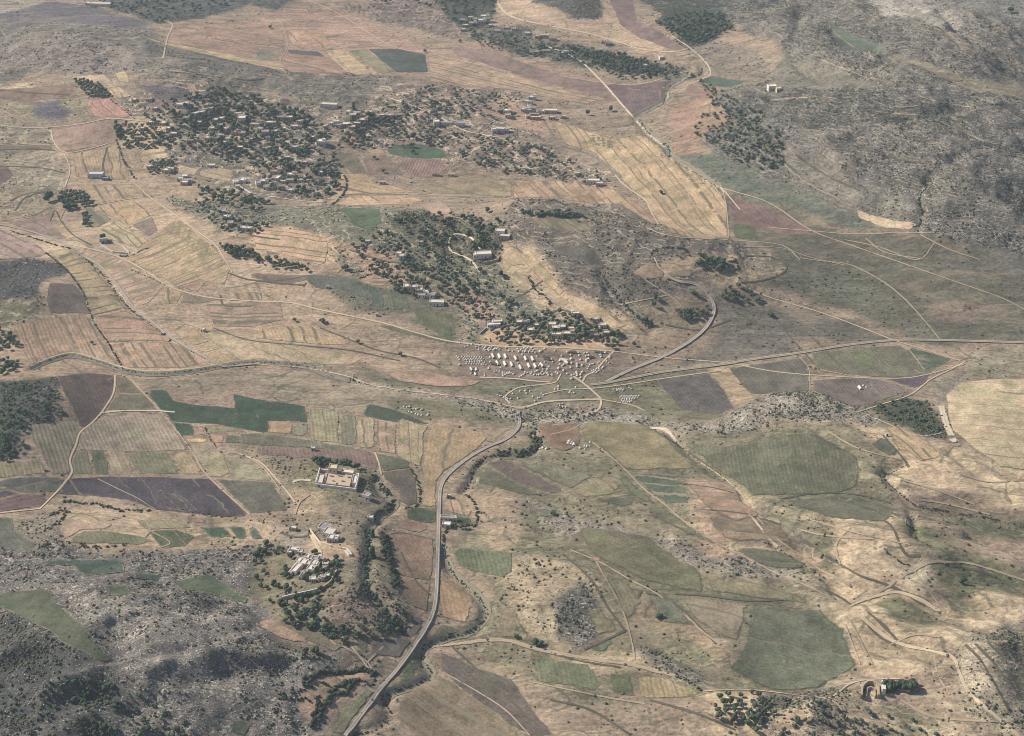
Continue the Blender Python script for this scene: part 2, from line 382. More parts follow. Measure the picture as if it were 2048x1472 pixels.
def P(uv):
    """ground point seen at a place of the photograph"""
    uv = np.atleast_2d(np.asarray(uv, float)); d = rays(uv); z = np.zeros(len(uv))
    for k in range(24):
        t = (CAMZ - z) / -d[:, 2]; z = z * .45 + .55 * zat(d[:, 0] * t, d[:, 1] * t)
    t = (CAMZ - z) / -d[:, 2]; x, y = d[:, 0] * t, d[:, 1] * t
    return np.stack([x, y, zat(x, y)], 1)
for s, dep, wid in CUTS:
    L = P(smooth_line(pts(s)))[:, :2]
    x0, y0 = L.min(0) - wid * 2; x1, y1 = L.max(0) + wid * 2
    i = slice(*np.searchsorted(GX, (x0, x1))); j = slice(*np.searchsorted(GY, (y0, y1)))
    d = seg_dist(XX[j, i], YY[j, i], L); ZG[j, i] -= dep * np.exp(-(d / (wid * .55)) ** 2)

BASE = (150, 134, 115)
ZONES = [  # colour, rock, scrub, terrace, blur m, outline
 ((122,116,104),.45,.2,.25,14,"-40,-40 80,5 170,15 300,55 330,95 350,120 480,140 640,150 760,140 800,150 780,190 700,215 620,210 560,190 450,180 330,155 260,145 140,150 -40,155"),
 ((112,106,106),.05,.12,0,8,"0,30 90,5 170,10 300,50 250,62 180,50 100,45 0,68"),
 ((140,128,116),.75,.25,.2,12,"0,100 60,62 130,65 200,78 270,105 280,140 140,150 0,140"),
 ((160,148,132),.1,.05,0,6,"-20,-20 60,-20 90,5 20,25 -20,30"),
 ((111,107,99),.12,.3,0,8,"260,80 330,95 420,100 560,140 620,150 500,148 400,130 300,115"),
 ((104,108,104),.35,.5,.1,8,"150,-30 620,-30 560,20 500,10 420,30 330,48 295,42 210,18"),
 ((168,142,124),.03,.02,0,10,"340,50 470,45 600,8 700,20 850,90 1024,110 1200,160 1245,212 1150,190 900,150 760,150 640,150 560,140 420,100 330,88"),
 ((136,122,112),.25,.4,.3,10,"680,0 860,0 930,60 1000,90 900,75 780,45"),
 ((93,101,91),.1,.85,0,6,"860,-20 1000,-20 990,40 940,60 890,40"),
 ((103,105,95),.2,.5,.2,8,"960,45 1100,80 1260,110 1380,140 1330,165 1180,130 1050,110 930,80"),
 ((180,158,134),.05,.05,0,8,"990,-10 1220,-20 1260,40 1330,80 1340,110 1200,80 1060,50 1000,20"),
 ((111,107,103),.15,.6,.1,8,"1055,-10 1190,-20 1200,35 1150,40 1110,22 1060,10"),
 ((95,101,97),.15,.75,.2,10,"1280,-20 1450,-20 1470,60 1425,88 1385,92 1330,62"),
 ((134,124,110),.5,.22,.7,10,"240,200 330,160 420,180 520,190 640,215 680,280 690,400 640,410 520,400 380,350 300,320 250,290 230,230"),
 ((196,172,142),.15,.15,.3,5,"240,245 300,240 350,255 350,290 330,300 250,300"),
 ((150,128,118),.2,.3,.1,7,"300,200 350,190 370,220 360,235 310,225 270,200"),
 ((110,104,104),.05,.2,.1,7,"270,165 330,168 400,200 400,218 330,215"),
 ((140,126,112),.45,.2,.7,9,"620,225 700,220 760,180 860,172 1020,190 1100,230 1060,245 1000,240 1100,290 1130,320 1230,350 1240,380 1180,375 1050,355 900,340 800,300 680,270"),
 ((176,150,128),.05,.1,.2,6,"1000,190 1090,230 1110,260 1050,260 1010,240 970,230"),
 ((172,152,128),.04,.05,.12,12,"-30,310 150,300 270,330 400,380 470,470 560,540 700,600 740,720 600,720 300,740 -30,760"),
 ((150,138,116),.15,.15,.35,7,"-20,360 110,350 150,372 110,430 0,445"),
 ((146,136,116),.15,.12,.35,6,"-20,240 100,252 110,300 140,320 130,375 40,380 -20,345"),
 ((190,170,140),.1,.1,.3,5,"0,165 60,165 75,182 0,178"),
 ((148,136,112),.2,.12,.3,7,"0,198 60,200 150,200 170,225 110,245 40,245 0,230"),
 ((104,100,104),.1,.2,0,6,"60,215 110,208 140,225 120,240 60,242"),
 ((94,92,94),.5,.55,0,7,"-20,530 60,513 115,528 135,552 98,562 90,600 60,620 30,650 -20,660"),
 ((124,118,96),.1,.2,.3,6,"0,600 60,590 100,600 90,640 15,658 0,640"),
 ((122,120,102),.3,.3,.4,12,"360,395 480,420 680,415 860,430 1000,440 1040,500 1110,610 1240,680 1230,690 960,690 900,640 820,580 700,560 600,520 500,470 440,470 340,400"),
 ((196,168,138),.12,.15,.55,6,"500,452 560,455 655,475 668,505 655,535 600,528 500,505"),
 ((176,150,128),.08,.22,.2,8,"640,480 720,500 800,530 850,580 780,590 700,540"),
 ((117,113,97),.03,.25,0,8,"600,560 720,560 850,590 920,640 930,690 800,650 680,610"),
 ((160,136,118),.1,.25,.15,8,"860,590 960,600 1010,630 980,665 930,640 900,615"),
 ((117,113,93),.22,.62,.25,8,"780,430 900,430 1010,450 990,540 900,520 800,470"),
 ((122,114,102),.4,.3,.35,10,"1000,420 1200,410 1310,430 1350,470 1480,490 1590,520 1600,560 1400,560 1300,600 1240,650 1120,560 1010,490"),
 ((192,170,140),.15,.12,.4,6,"1000,488 1060,495 1140,570 1270,650 1240,672 1150,640 1080,600 1000,540"),
 ((114,108,98),.25,.4,.1,8,"1180,520 1310,540 1330,600 1280,660 1210,560"),
 ((150,136,114),.2,.1,.1,8,"1250,600 1380,590 1400,650 1300,670"),
 ((190,166,136),.15,.1,.2,6,"1290,540 1340,515 1400,520 1470,520 1460,545 1390,545 1320,560"),
 ((172,154,126),.4,.12,.3,6,"1400,550 1480,540 1560,545 1470,580 1420,575"),
 ((150,140,118),.3,.1,.5,6,"1470,495 1580,500 1620,530 1680,530 1600,560 1530,560 1480,530"),
 ((114,111,103),.72,.38,.3,14,"1420,-40 2100,-40 2100,545 1880,480 1700,430 1560,370 1440,320 1385,262 1400,225 1440,190 1540,155 1570,100 1480,60"),
 ((130,128,120),.6,.2,.15,12,"1780,-30 2100,-30 2100,70 1980,60 1900,40"),
 ((146,142,132),.95,.15,.2,10,"1740,10 1850,5 1900,60 1905,78 1850,75 1780,50"),
 ((134,124,110),.2,.2,.1,8,"1390,90 1440,75 1500,90 1530,130 1540,160 1440,150 1400,125"),
 ((158,132,112),.05,.05,.1,10,"1340,215 1430,200 1440,250 1390,270 1410,310 1345,310 1325,260"),
 ((120,116,102),.12,.1,.1,7,"1540,130 1640,140 1750,180 1820,190 1650,185 1540,195"),
 ((150,140,118),.05,.08,.1,6,"1770,125 1870,148 1950,168 2060,170 2060,212 1930,190 1850,158"),
 ((132,126,114),.6,.25,.2,9,"1560,300 1680,350 1800,400 1850,440 1780,440 1650,400 1560,360"),
 ((105,109,95),.03,.12,0,9,"1345,308 1455,318 1530,350 1600,385 1700,425 1780,462 1700,462 1560,420 1450,385 1400,350"),
 ((106,103,88),.03,.08,0,9,"1440,380 1540,415 1690,475 1880,470 1960,500 2100,530 2100,690 1820,682 1760,660 1640,620 1520,570 1600,540 1480,480"),
 ((108,110,92),.02,.15,0,16,"1560,560 1680,540 1760,590 1700,620 1600,600"),
 ((113,109,97),.02,.12,0,14,"1880,500 2040,520 2040,580 1900,560"),
 ((130,116,102),.03,.08,0,12,"1850,580 1980,620 1920,650 1840,620"),
 ((116,110,98),.02,.12,0,9,"1400,570 1540,600 1740,668 1790,682 1600,706 1440,728 1330,740 1400,690 1430,640"),
 ((132,118,104),.02,.04,0,6,"900,686 1235,700 1240,735 1200,768 1050,770 930,765 905,720"),
 ((194,166,136),.03,.03,0,5,"990,645 1100,670 1240,690 1225,702 1000,694 960,680"),
 ((118,116,96),.05,.12,0,8,"700,720 900,700 910,760 1030,790 900,790 760,765"),
 ((154,136,116),.04,.05,.15,10,"620,640 800,680 900,700 880,740 700,720 620,700"),
 ((118,116,96),.05,.12,0,8,"920,765 1180,770 1200,800 1050,805 950,790"),
 ((148,136,116),.05,.05,0,9,"440,735 700,745 900,790 1030,825 1020,870 900,850 780,815 620,800 470,780 340,775 260,755"),
 ((123,119,95),.05,.1,0,7,"780,800 900,800 1020,830 1000,860 900,850 830,835"),
 ((122,118,96),.06,.12,0,9,"1160,760 1440,735 1450,830 1340,850 1200,830"),
 ((164,146,120),.06,.04,0,8,"1430,740 1500,730 1520,800 1480,815"),
 ((126,121,98),.1,.12,.15,9,"1080,850 1340,850 1500,860 1640,850 1760,870 1800,940 1800,1040 1680,1120 1700,1250 1740,1350 1640,1390 1420,1385 1200,1420 900,1300 980,1200 900,1090 950,960"),
 ((124,120,98),.06,.12,0,7,"1440,880 1560,870 1640,900 1720,960 1700,1010 1600,990 1500,960"),
 ((120,116,96),.06,.1,.05,7,"1560,1000 1700,980 1800,1030 1760,1050 1640,1040"),
 ((174,154,130),.12,.08,.1,9,"940,975 1020,985 1060,1010 1040,1080 1010,1110 950,1080 940,1030"),
 ((140,132,120),.7,.35,.3,6,"1040,1000 1180,1040 1300,1080 1420,1095 1560,1130 1640,1180 1500,1165 1300,1110 1130,1065"),
 ((176,152,128),.06,.06,.3,9,"1350,960 1450,970 1490,1020 1560,1090 1620,1120 1700,1180 1600,1140 1440,1110 1380,1040"),
 ((124,118,102),.1,.12,.1,9,"1440,1030 1540,1050 1620,1110 1500,1110"),
 ((172,156,130),.3,.2,.2,8,"960,1130 1100,1110 1160,1130 1195,1190 1205,1260 1180,1300 1100,1290 1020,1240"),
 ((118,116,108),.75,.5,.1,5,"1100,1200 1160,1160 1195,1210 1200,1265 1165,1300 1110,1270"),
 ((122,118,96),.05,.12,.05,7,"1150,1070 1300,1120 1400,1150 1410,1200 1280,1170 1180,1140"),
 ((122,118,98),.05,.12,.05,8,"1400,1190 1640,1190 1700,1260 1720,1350 1560,1340 1450,1250"),
 ((160,142,118),.06,.05,.1,10,"1230,1150 1330,1190 1420,1230 1500,1290 1380,1270 1260,1240"),
 ((172,156,128),.2,.1,.1,8,"1060,1290 1240,1300 1340,1330 1440,1380 1300,1360 1160,1330"),
 ((128,122,112),.7,.4,.3,6,"1260,1290 1340,1310 1440,1370 1400,1380 1330,1350"),
 ((196,176,146),.05,.03,.15,10,"1860,870 1910,880 1960,910 2100,945 2100,1050 1990,1030 1860,1000 1790,960 1760,900"),
 ((186,164,136),.08,.05,.2,9,"1640,850 1760,870 1880,920 2000,950 1960,1000 1830,960 1740,900"),
 ((134,128,108),.25,.2,0,7,"1560,785 1650,790 1760,825 1790,860 1740,860 1640,850 1500,830"),
 ((91,103,71),.02,.75,0,5,"1735,812 1800,790 1850,800 1880,840 1890,868 1850,870 1790,850"),
 ((150,140,122),.5,.2,.1,7,"1850,760 1910,735 1950,700 1960,750 1900,790 1870,800"),
 ((142,134,114),.12,.1,.1,8,"1930,700 2100,695 2100,755 1960,752"),
 ((198,178,148),.08,.04,.35,9,"1640,1060 1740,1015 1810,1040 1835,1080 1830,1150 1760,1180 1680,1150"),
 ((117,117,89),.04,.1,.1,7,"1780,1030 1850,1060 1920,1095 1990,1100 1900,1130 1830,1100"),
 ((111,113,87),.03,.15,.1,7,"1890,1035 2060,1055 2060,1100 1960,1080"),
 ((196,176,146),.12,.05,.15,8,"1680,1180 1800,1180 1870,1200 1880,1250 1840,1300 1760,1350 1700,1330 1680,1250"),
 ((119,117,91),.08,.15,.1,6,"1755,1225 1800,1195 1860,1210 1885,1240 1850,1270 1800,1285"),
 ((119,119,89),.06,.12,.1,7,"1880,1130 1960,1130 2060,1165 2060,1205 1940,1220 1900,1190"),
 ((200,186,160),.5,.2,.1,6,"1815,1135 1870,1130 1880,1180 1830,1190"),
 ((190,170,140),.1,.05,.2,9,"1870,1220 1960,1210 2100,1190 2100,1230 1980,1265 1900,1320 1850,1300"),
 ((214,194,164),.04,.0,0,5,"1885,1300 1900,1260 1960,1240 2060,1205 2060,1232 1960,1262 1905,1280 1888,1320"),
 ((150,142,124),.6,.4,.3,8,"1890,1330 1930,1270 2000,1250 2100,1230 2100,1500 2010,1480 1930,1390"),
 ((111,105,97),.3,.6,.3,7,"1960,1280 2060,1290 2060,1420 2010,1390"),
 ((206,190,164),.65,.3,.1,6,"1890,1330 1940,1300 1980,1340 1990,1380 1930,1385"),
 ((154,136,118),.15,.2,.2,7,"1750,1320 1890,1310 1920,1380 1850,1370 1760,1360"),
 ((198,178,148),.05,.03,.1,6,"1740,1330 1800,1310 1830,1345 1770,1360 1740,1350"),
 ((192,170,140),.08,.08,.2,6,"1405,1385 1500,1382 1530,1420 1550,1490 1430,1490 1420,1430"),
 ((116,110,106),.3,.5,.3,9,"1500,1385 1640,1392 1690,1410 1850,1430 1930,1480 1900,1500 1540,1500"),
 ((186,168,142),.3,.2,.4,6,"1690,1400 1740,1400 1900,1440 1960,1490 1700,1490"),
 ((186,160,132),.3,.25,.4,6,"1540,1430 1620,1425 1650,1460 1560,1480"),
 ((110,106,102),.72,.36,.15,6,"-40,1090 120,1060 300,1085 500,1085 590,1100 570,1160 560,1240 740,1320 770,1345 740,1365 620,1500 -40,1500"),
 ((100,98,100),.5,.6,.05,10,"-40,1225 60,1260 180,1320 210,1380 220,1500 -40,1500"),
 ((132,128,120),.8,.28,.1,9,"130,1190 300,1190 440,1230 500,1290 380,1305 240,1310 180,1240"),
 ((120,116,112),.75,.32,.1,9,"210,1330 380,1320 560,1330 700,1320 560,1400 300,1420 230,1380"),
 ((140,130,116),.35,.3,.1,8,"20,1060 80,1030 150,1020 110,1090 60,1110"),
 ((176,156,130),.1,.05,.1,7,"110,1020 240,1020 390,1050 420,1085 300,1100 140,1090"),
 ((160,144,120),.15,.15,.1,6,"370,1040 540,1035 530,1090 420,1095"),
 ((77,85,77),.15,1.,.0,7,"-30,750 60,756 110,752 125,790 125,842 60,850 52,880 40,918 -30,935"),
 ((170,150,124),.08,.12,.1,6,"-20,735 100,735 110,750 40,762 -20,760"),
 ((111,105,105),.4,.5,0,7,"70,760 118,765 126,840 60,848"),
 ((134,124,106),.3,.25,.1,9,"460,890 620,900 760,940 800,1000 770,1100 820,1190 800,1270 640,1262 560,1240 540,1130 575,1020"),
 ((123,117,93),.05,.2,0,6,"590,930 740,935 790,975 770,1000 620,1005"),
 ((168,150,124),.35,.15,0,6,"575,985 650,985 660,1030 590,1040"),
 ((146,126,112),.35,.4,.3,7,"640,1185 730,1165 800,1220 805,1262 660,1262"),
 ((176,156,128),.1,.1,.1,5,"600,1085 700,1090 720,1120 650,1125 600,1110"),
 ((119,113,91),.12,.3,0,6,"500,1085 600,1100 690,1130 680,1180 640,1240 560,1240 510,1180"),
 ((156,142,120),.3,.15,0,6,"450,895 520,900 570,960 580,1020 545,960 480,915"),
 ((142,124,106),.05,.1,0,6,"530,1230 640,1290 740,1330 700,1330 560,1290"),
 ((176,150,126),.03,.05,.1,5,"600,1375 700,1340 745,1345 700,1400 640,1460 600,1440"),
 ((146,138,122),.25,.15,.1,8,"560,1060 600,1070 600,1100 540,1095"),
 ((168,158,138),.95,.55,.3,4,"690,746 800,776 900,788 1034,812 1080,812 1200,812 1290,826 1340,846 1430,846 1490,812 1560,782 1640,788 1710,828 1760,845 1740,858 1640,850 1550,846 1480,872 1350,874 1240,850 1160,848 1060,866 1030,835 850,800 700,762"),
]
# fields: colour, outline, strip direction in the photo (dx,dy), strip width m (0 none), row width m, line strength, strip contrast, row contrast, edge tone 0 dark..1 pale
T1=(196,174,144);T2=(182,156,130);T3=(172,142,124);YY_=(202,178,144);BR=(142,122,108);BD=(116,100,94)
D1=(98,84,80);D2=(84,76,80);G1=(68,88,70);G2=(98,112,84);G3=(116,118,98);OT=(146,138,112);OG=(130,126,104)
FD = [
 (T1,"142,153 208,147 225,163 215,167 160,166 147,160","4,-1",0,4,.5,.1,.06,.2),(T1,"222,147 253,142 261,162 236,165","1,2",8,4,.6,.1,.05,.2),
 (T1,"212,175 240,172 265,192 228,200 216,183","1,1",9,4,.5,.1,.05,.2),(T3,"168,200 222,195 268,228 270,236 188,235","1,1",12,4,.5,.15,.06,.2),
 ((164,140,122),"102,260 215,244 238,286 125,304 108,290","5,-1",0,4,.5,.1,.05,.3),(T2,"150,305 243,290 262,362 150,355 146,325","1,4",16,3,.8,.12,.08,.2),
 ((168,150,126),"245,298 274,295 285,325 260,328","1,3",0,4,.5,.1,.06,.3),(YY_,"276,297 328,290 340,318 286,324","5,-1",9,4,.6,.08,.04,.6),
 (BR,"-10,178 140,170 160,192 40,205 -10,196","5,-1",12,4,.3,.2,.05,.4),(G2,"430,181 475,186 484,197 440,194","1,1",0,4,.3,.1,.05,.6),
 (T2,"362,165 388,167 403,200 388,196","1,2",4,3,.6,.25,.06,.5),(G2,"400,309 462,326 455,331 418,328","3,1",0,3,.3,.1,.05,.7),
 (T1,"346,328 400,338 390,352 348,345","4,1",8,3,.3,.1,.05,.4),(T1,"402,338 468,337 462,366 398,352","4,1",6,3,.5,.1,.04,.5),
 ((114,96,92),"-10,326 18,332 28,350 12,366 -10,368","1,1",0,3,.3,.1,.05,.7),(BR,"-10,288 103,288 104,297 -10,303","6,0",7,3,.5,.2,.05,.7),
 (T3,"400,50 530,55 565,60 570,88 520,90 440,80 412,64","5,1",22,4,.5,.15,.05,.2),(T2,"572,60 642,60 665,88 637,98 582,90","1,1",18,4,.5,.1,.05,.1),
 ((106,94,98),"575,99 637,103 657,115 577,107","4,1",0,4,.3,.1,.05,.4),(T3,"572,108 662,115 695,147 577,145 562,127","5,1",13,4,.7,.18,.05,.2),
 (T1,"650,101 692,97 760,150 712,150 688,143","1,1",26,4,.6,.12,.05,.2),(OT,"697,100 735,98 792,143 765,150","1,1",14,4,.5,.1,.05,.2),
 ((86,100,90),"735,98 800,98 852,110 858,145 792,145 752,112","3,1",0,4,.2,.05,.04,.2),(OT,"512,98 562,98 554,122 512,120","1,3",0,4,.3,.1,.05,.4),
 ((188,164,140),"855,108 900,113 1024,148 1150,185 1200,200 1170,208 1024,180 912,168 860,163","4,1",12,4,.8,.14,.05,.2),
 ((144,124,114),"897,88 1024,116 1110,148 1205,166 1243,213 1195,193 1150,180 1024,147 915,113","4,1",0,4,.3,.1,.04,.5),
 ((186,164,134),"275,72 325,85 420,100 512,118 562,127 572,147 512,130 425,112 300,82","5,1",10,4,.6,.15,.05,.2),
 ((194,158,128),"690,272 708,270 727,295 703,292","4,1",6,3,.6,.1,.05,.7),(T2,"730,297 762,297 772,307 742,308","3,0",0,4,.3,.1,.05,.5),
 ((82,104,84),"772,298 790,289 830,287 870,293 892,303 893,314 860,318 810,316 778,308","3,1",0,4,.2,.1,.04,.3),
 ((138,116,104),"722,318 775,307 812,352 738,348","1,1",0,4,.3,.1,.1,.4),((146,122,110),"785,312 885,319 900,342 882,352 822,355","1,-2",0,3.2,.3,.1,.16,.5),
 (G2,"885,318 891,318 915,343 903,347","1,1",0,3,.3,.1,.05,.4),((124,118,100),"662,297 715,310 735,346 690,342 672,325","1,1",0,3,.4,.1,.05,.2),
 (T2,"680,346 735,348 752,368 820,376 830,386 690,388 668,410 655,405","5,1",16,4,.6,.15,.05,.2),
 ((164,146,122),"832,372 905,350 1024,362 1024,394 880,388","4,1",18,4,.5,.1,.05,.2),
 ((184,160,130),"1026,362 1110,362 1225,380 1290,412 1320,445 1345,470 1300,447 1240,410 1120,398 1026,394","1,1.05",9,4,.6,.4,.05,.2),
 ((190,164,134),"1106,240 1164,258 1229,278 1290,272 1324,293 1339,312 1399,350 1432,372 1455,410 1458,478 1400,485 1340,465 1290,405 1250,375 1240,350 1185,305 1130,290 1112,265","1,1.15",9,4,.5,.3,.05,.2),
 ((132,124,108),"1168,262 1222,282 1232,300 1188,290","1,1.15",6,4,.6,.15,.05,.2),
 ((118,104,98),"1210,166 1262,171 1310,164 1350,160 1370,160 1335,176 1326,200 1298,216 1266,233 1240,205","1,3",0,4,.2,.1,.08,.5),
 ((136,116,108),"1205,-20 1262,-20 1275,40 1340,78 1385,105 1340,100 1280,78 1240,50","2,1",0,4,.2,.1,.04,.5),
 ((96,116,98),"1390,162 1425,152 1496,163 1459,180 1424,172","3,1",0,4,.1,.05,.04,.4),((148,122,110),"1375,166 1449,185 1421,200 1366,190","4,1",6,3,.7,.1,.05,.4),
 ((122,104,98),"1452,388 1540,416 1620,456 1675,474 1560,468 1462,444","1,1",0,4,.2,.1,.08,.5),(G2,"1465,446 1510,450 1520,475 1468,478","1,1",0,4,.2,.1,.05,.4),
 ((206,184,154),"1690,416 1740,432 1800,446 1836,458 1822,466 1770,461 1720,442","3,1",0,4,.2,.1,.05,.3),((112,122,104),"1655,62 1690,66 1740,85 1775,105 1760,117 1720,115 1685,102 1665,85","2,1",0,4,.1,.1,.04,.1),
 ((182,158,130),"150,368 270,370 302,393 265,397 190,410 170,386","1,1.2",13,4,.8,.1,.06,.2),((192,164,132),"178,420 190,413 265,399 310,428 285,440 255,452 225,435","1,1",16,4,.7,.16,.05,.2),
 (OT,"170,420 190,416 200,420 225,438 185,460","1,1",13,4,.7,.1,.05,.2),((192,168,138),"190,463 228,442 262,462 297,482 278,497 200,475","1,.8",10,4,.6,.1,.05,.2),
 ((140,124,110),"262,450 305,433 317,460 297,475","1,1",0,4,.5,.1,.06,.2),
 ((184,158,130),"250,522 280,498 297,483 320,462 352,436 425,488 440,510 462,538 450,573 400,560 355,575 300,545","2,-1",8,4,.55,.14,.07,.4),
 ((156,142,112),"322,462 352,437 424,488 445,515 395,512","2,-1",8,4,.5,.12,.07,.6),
 ((188,162,136),"155,498 250,523 332,568 300,605 280,613 257,590 200,533","3,-1",9,3,.8,.12,.05,.6),
 ((188,162,134),"330,573 367,583 355,608 322,610","1,4",14,3,.6,.12,.05,.2),((150,134,116),"367,583 443,598 400,608 360,606","4,1",0,3,.5,.1,.05,.3),
 ((178,154,130),"357,575 397,558 410,565 395,585","3,-1",0,3,.5,.1,.05,.3),
 ((178,158,130),"92,503 140,498 155,508 190,533 205,558 230,583 240,600 252,618 187,633 172,600 160,573 135,540","8,-1",13,3.4,.8,.14,.06,.1),
 ((180,152,130),"190,633 252,621 280,633 315,658 355,683 217,685 200,655","8,0",12,3,.8,.25,.05,.2),
 ((178,154,130),"217,687 352,687 425,723 370,736 250,738","1,1.4",10,3,.8,.3,.08,.2),
 ((172,148,122),"15,656 100,635 155,628 185,638 217,688 245,732 207,725 140,706 62,730 40,696","1,2",16,3.3,.8,.22,.12,.3),
 ((130,118,108),"98,565 150,568 170,593 182,628 100,628 92,600","8,0",16,4,.6,.2,.05,.2),
 ((164,142,128),"-10,452 75,488 92,505 88,513 30,518 -10,508","2,1",12,4,.7,.14,.05,.2),((152,132,116),"15,445 100,426 105,448 140,478 115,480 60,462","2,1",13,4,.7,.14,.05,.3),
 (T2,"345,665 390,658 420,683 375,697","4,-1",0,4,.5,.1,.05,.1),(T2,"378,699 422,685 440,697 411,706","4,-1",0,4,.5,.1,.05,.1),(T2,"415,707 440,699 475,725 435,733 413,718","4,-1",0,4,.5,.1,.05,.1),
 ((172,146,128),"410,608 512,603 560,600 570,640 512,653 425,655 420,630","8,0",9,3,1,.15,.05,.2),
 ((184,162,134),"390,660 425,665 512,682 600,690 730,715 700,732 512,724 478,722","2,1",26,3,.5,.1,.05,.3),((184,160,132),"512,655 620,650 640,662 700,672 700,690 640,690 512,678","1,2",14,3,.8,.15,.08,.2),
 ((180,156,130),"467,583 525,585 525,602 467,600","1,2",7,3,.9,.3,.05,.2),((136,124,108),"450,565 488,552 560,570 610,562 625,550 560,548 512,545","6,1",7,3,.7,.2,.05,.3),
 ((206,178,144),"500,452 540,455 620,463 652,476 658,500 650,535 600,518 560,508 510,500","7,1",9,3,.55,.12,.04,.2),
 ((200,172,138),"512,508 560,515 610,530 640,540 690,535 675,547 640,548 600,537 512,520","6,1",0,3,.4,.1,.04,.2),
 ((104,112,98),"607,557 625,548 700,555 765,577 770,620 740,600 680,580 630,577","4,1",0,4,.3,.1,.05,.3),((104,116,94),"768,577 812,575 822,620 778,622","1,4",12,3,.5,.12,.05,.4),
 ((180,154,128),"720,563 762,550 790,575 745,572","3,0",6,3,.9,.1,.05,.2),((110,116,92),"665,622 720,640 780,650 860,668 905,672 915,688 860,680 780,662","4,1",0,3,.3,.1,.05,.3),
 ((110,118,92),"820,612 905,628 915,677 880,672 840,650","1,3",0,3,.3,.1,.05,.3),((92,112,86),"675,420 760,421 765,445 740,463 705,455","1,1",0,4,.1,.1,.04,.2),
 ((172,148,128),"835,412 880,398 910,442 860,430","1,.6",0,3,.4,.1,.05,.3),((186,160,132),"700,390 825,392 850,400 825,410 700,412 672,410","1,.6",14,3,.5,.14,.05,.2),
 ((150,140,112),"1050,440 1130,435 1175,450 1190,465 1120,465 1060,450","1,.8",7,3,.7,.1,.05,.3),((110,104,96),"1100,490 1185,495 1215,525 1180,530 1110,505","3,1",0,3,.2,.1,.05,.2),
 ((212,188,152),"1024,490 1060,500 1095,540 1130,580 1200,610 1258,652 1230,661 1180,640 1120,592 1080,560 1050,530 1024,535 1000,520 1005,500","1,.7",12,3,.6,.14,.04,.3),
 ((108,88,84),"1190,532 1205,532 1225,560 1220,572 1208,560","1,2",0,3,.2,.1,.05,.7),
 ((124,122,98),"1620,705 1800,690 1875,735 1860,750 1760,755 1640,745","1,1",0,3.5,.3,.1,.07,.5),((98,112,90),"1805,690 1905,718 1880,733 1845,745","1,1",0,3,.2,.1,.05,.5),
 ((106,100,94),"1305,755 1420,748 1450,780 1470,820 1430,832 1360,820","1,1",0,3,.2,.1,.1,.5),((114,106,98),"1455,735 1615,715 1620,785 1560,790 1500,790","1,1",0,3,.2,.1,.1,.5),
 ((124,112,104),"1622,762 1740,755 1800,770 1820,785 1740,810 1700,820 1625,785","1,1",0,3,.2,.1,.1,.5),((98,92,94),"1760,756 1863,747 1850,768 1830,777 1790,765","1,1",0,3,.2,.1,.05,.4),
 ((208,184,152),"1890,790 1920,765 1980,758 2080,757 2080,945 2000,935 1950,900 1905,862 1893,830","12,1",13,3.4,.3,.05,.05,.5),
 (D1,"112,753 180,746 230,751 227,786 205,821 178,852 160,858 155,845 122,778","1,2",0,3,.1,.1,.07,.4),((138,120,104),"122,780 162,840 125,842","1,2",0,3,.1,.1,.07,.4),
 ((126,112,98),"231,753 257,757 285,785 288,787 230,786","1,2",0,3,.1,.1,.05,.5),((116,112,94),"230,788 290,788 318,819 210,820","1,2",0,3,.1,.1,.05,.6),
 ((72,92,72),"290,781 332,778 350,802 467,816 465,788 512,797 612,811 616,847 590,843 538,842 536,866 512,864 415,848 340,843 328,826 318,818","5,1",0,3,.1,.05,.04,.25),
 ((72,92,72),"342,845 385,848 395,873 360,872","1,2",0,3,.1,.05,.04,.3),((164,142,120),"386,848 402,850 416,873 396,873","1,2",0,3,.1,.1,.05,.3),((206,182,138),"365,874 415,875 420,885 375,886","1,0",0,3,.1,.1,.05,.3),
 (OT,"407,850 425,849 465,865 415,866","3,1",0,3,.2,.1,.05,.3),((178,148,126),"415,868 450,869 447,887 428,887","1,0",0,3,.1,.1,.05,.3),((100,112,86),"451,869 478,870 480,887 448,887","1,0",0,3,.1,.1,.05,.3),
 ((116,112,94),"479,868 512,866 620,880 690,892 750,905 750,912 620,897 512,891 480,888","1,3",0,3,.2,.1,.06,.3),((130,112,102),"512,893 620,898 727,900 747,905 761,942 700,932 650,922 512,908","1,3",0,3,.2,.1,.1,.4),
 ((154,144,122),"160,866 180,846 225,831 318,826 360,873 375,901 155,899","1,2",24,3,.3,.12,.12,.5),
 ((132,130,106),"150,901 175,901 188,950 143,950 142,928","1,4",14,3,.4,.1,.08,.4),((104,114,90),"176,901 210,900 222,950 189,950","1,3",0,3,.2,.1,.06,.4),
 ((164,150,124),"211,900 250,901 272,949 223,950","1,2",10,3,.3,.1,.06,.5),((130,128,104),"251,901 335,904 365,950 273,949","1,2",12,3,.3,.1,.08,.4),((170,154,126),"336,904 378,904 412,950 366,950","1,1.5",0,3,.3,.1,.06,.4),
 ((144,134,112),"55,850 150,844 158,862 152,886 140,918 142,942 137,951 100,948 82,912 52,860","1,3",16,3.2,.3,.12,.14,.6),((154,140,116),"-10,930 47,924 80,912 95,950 -10,959","1,3",14,3.2,.3,.1,.14,.6),
 ((166,152,122),"377,888 425,892 450,912 465,955 415,953 383,908","2,1",0,3,.3,.1,.06,.4),((146,140,114),"450,912 470,920 512,932 545,955 558,964 468,957","2,1",0,3,.3,.1,.06,.4),
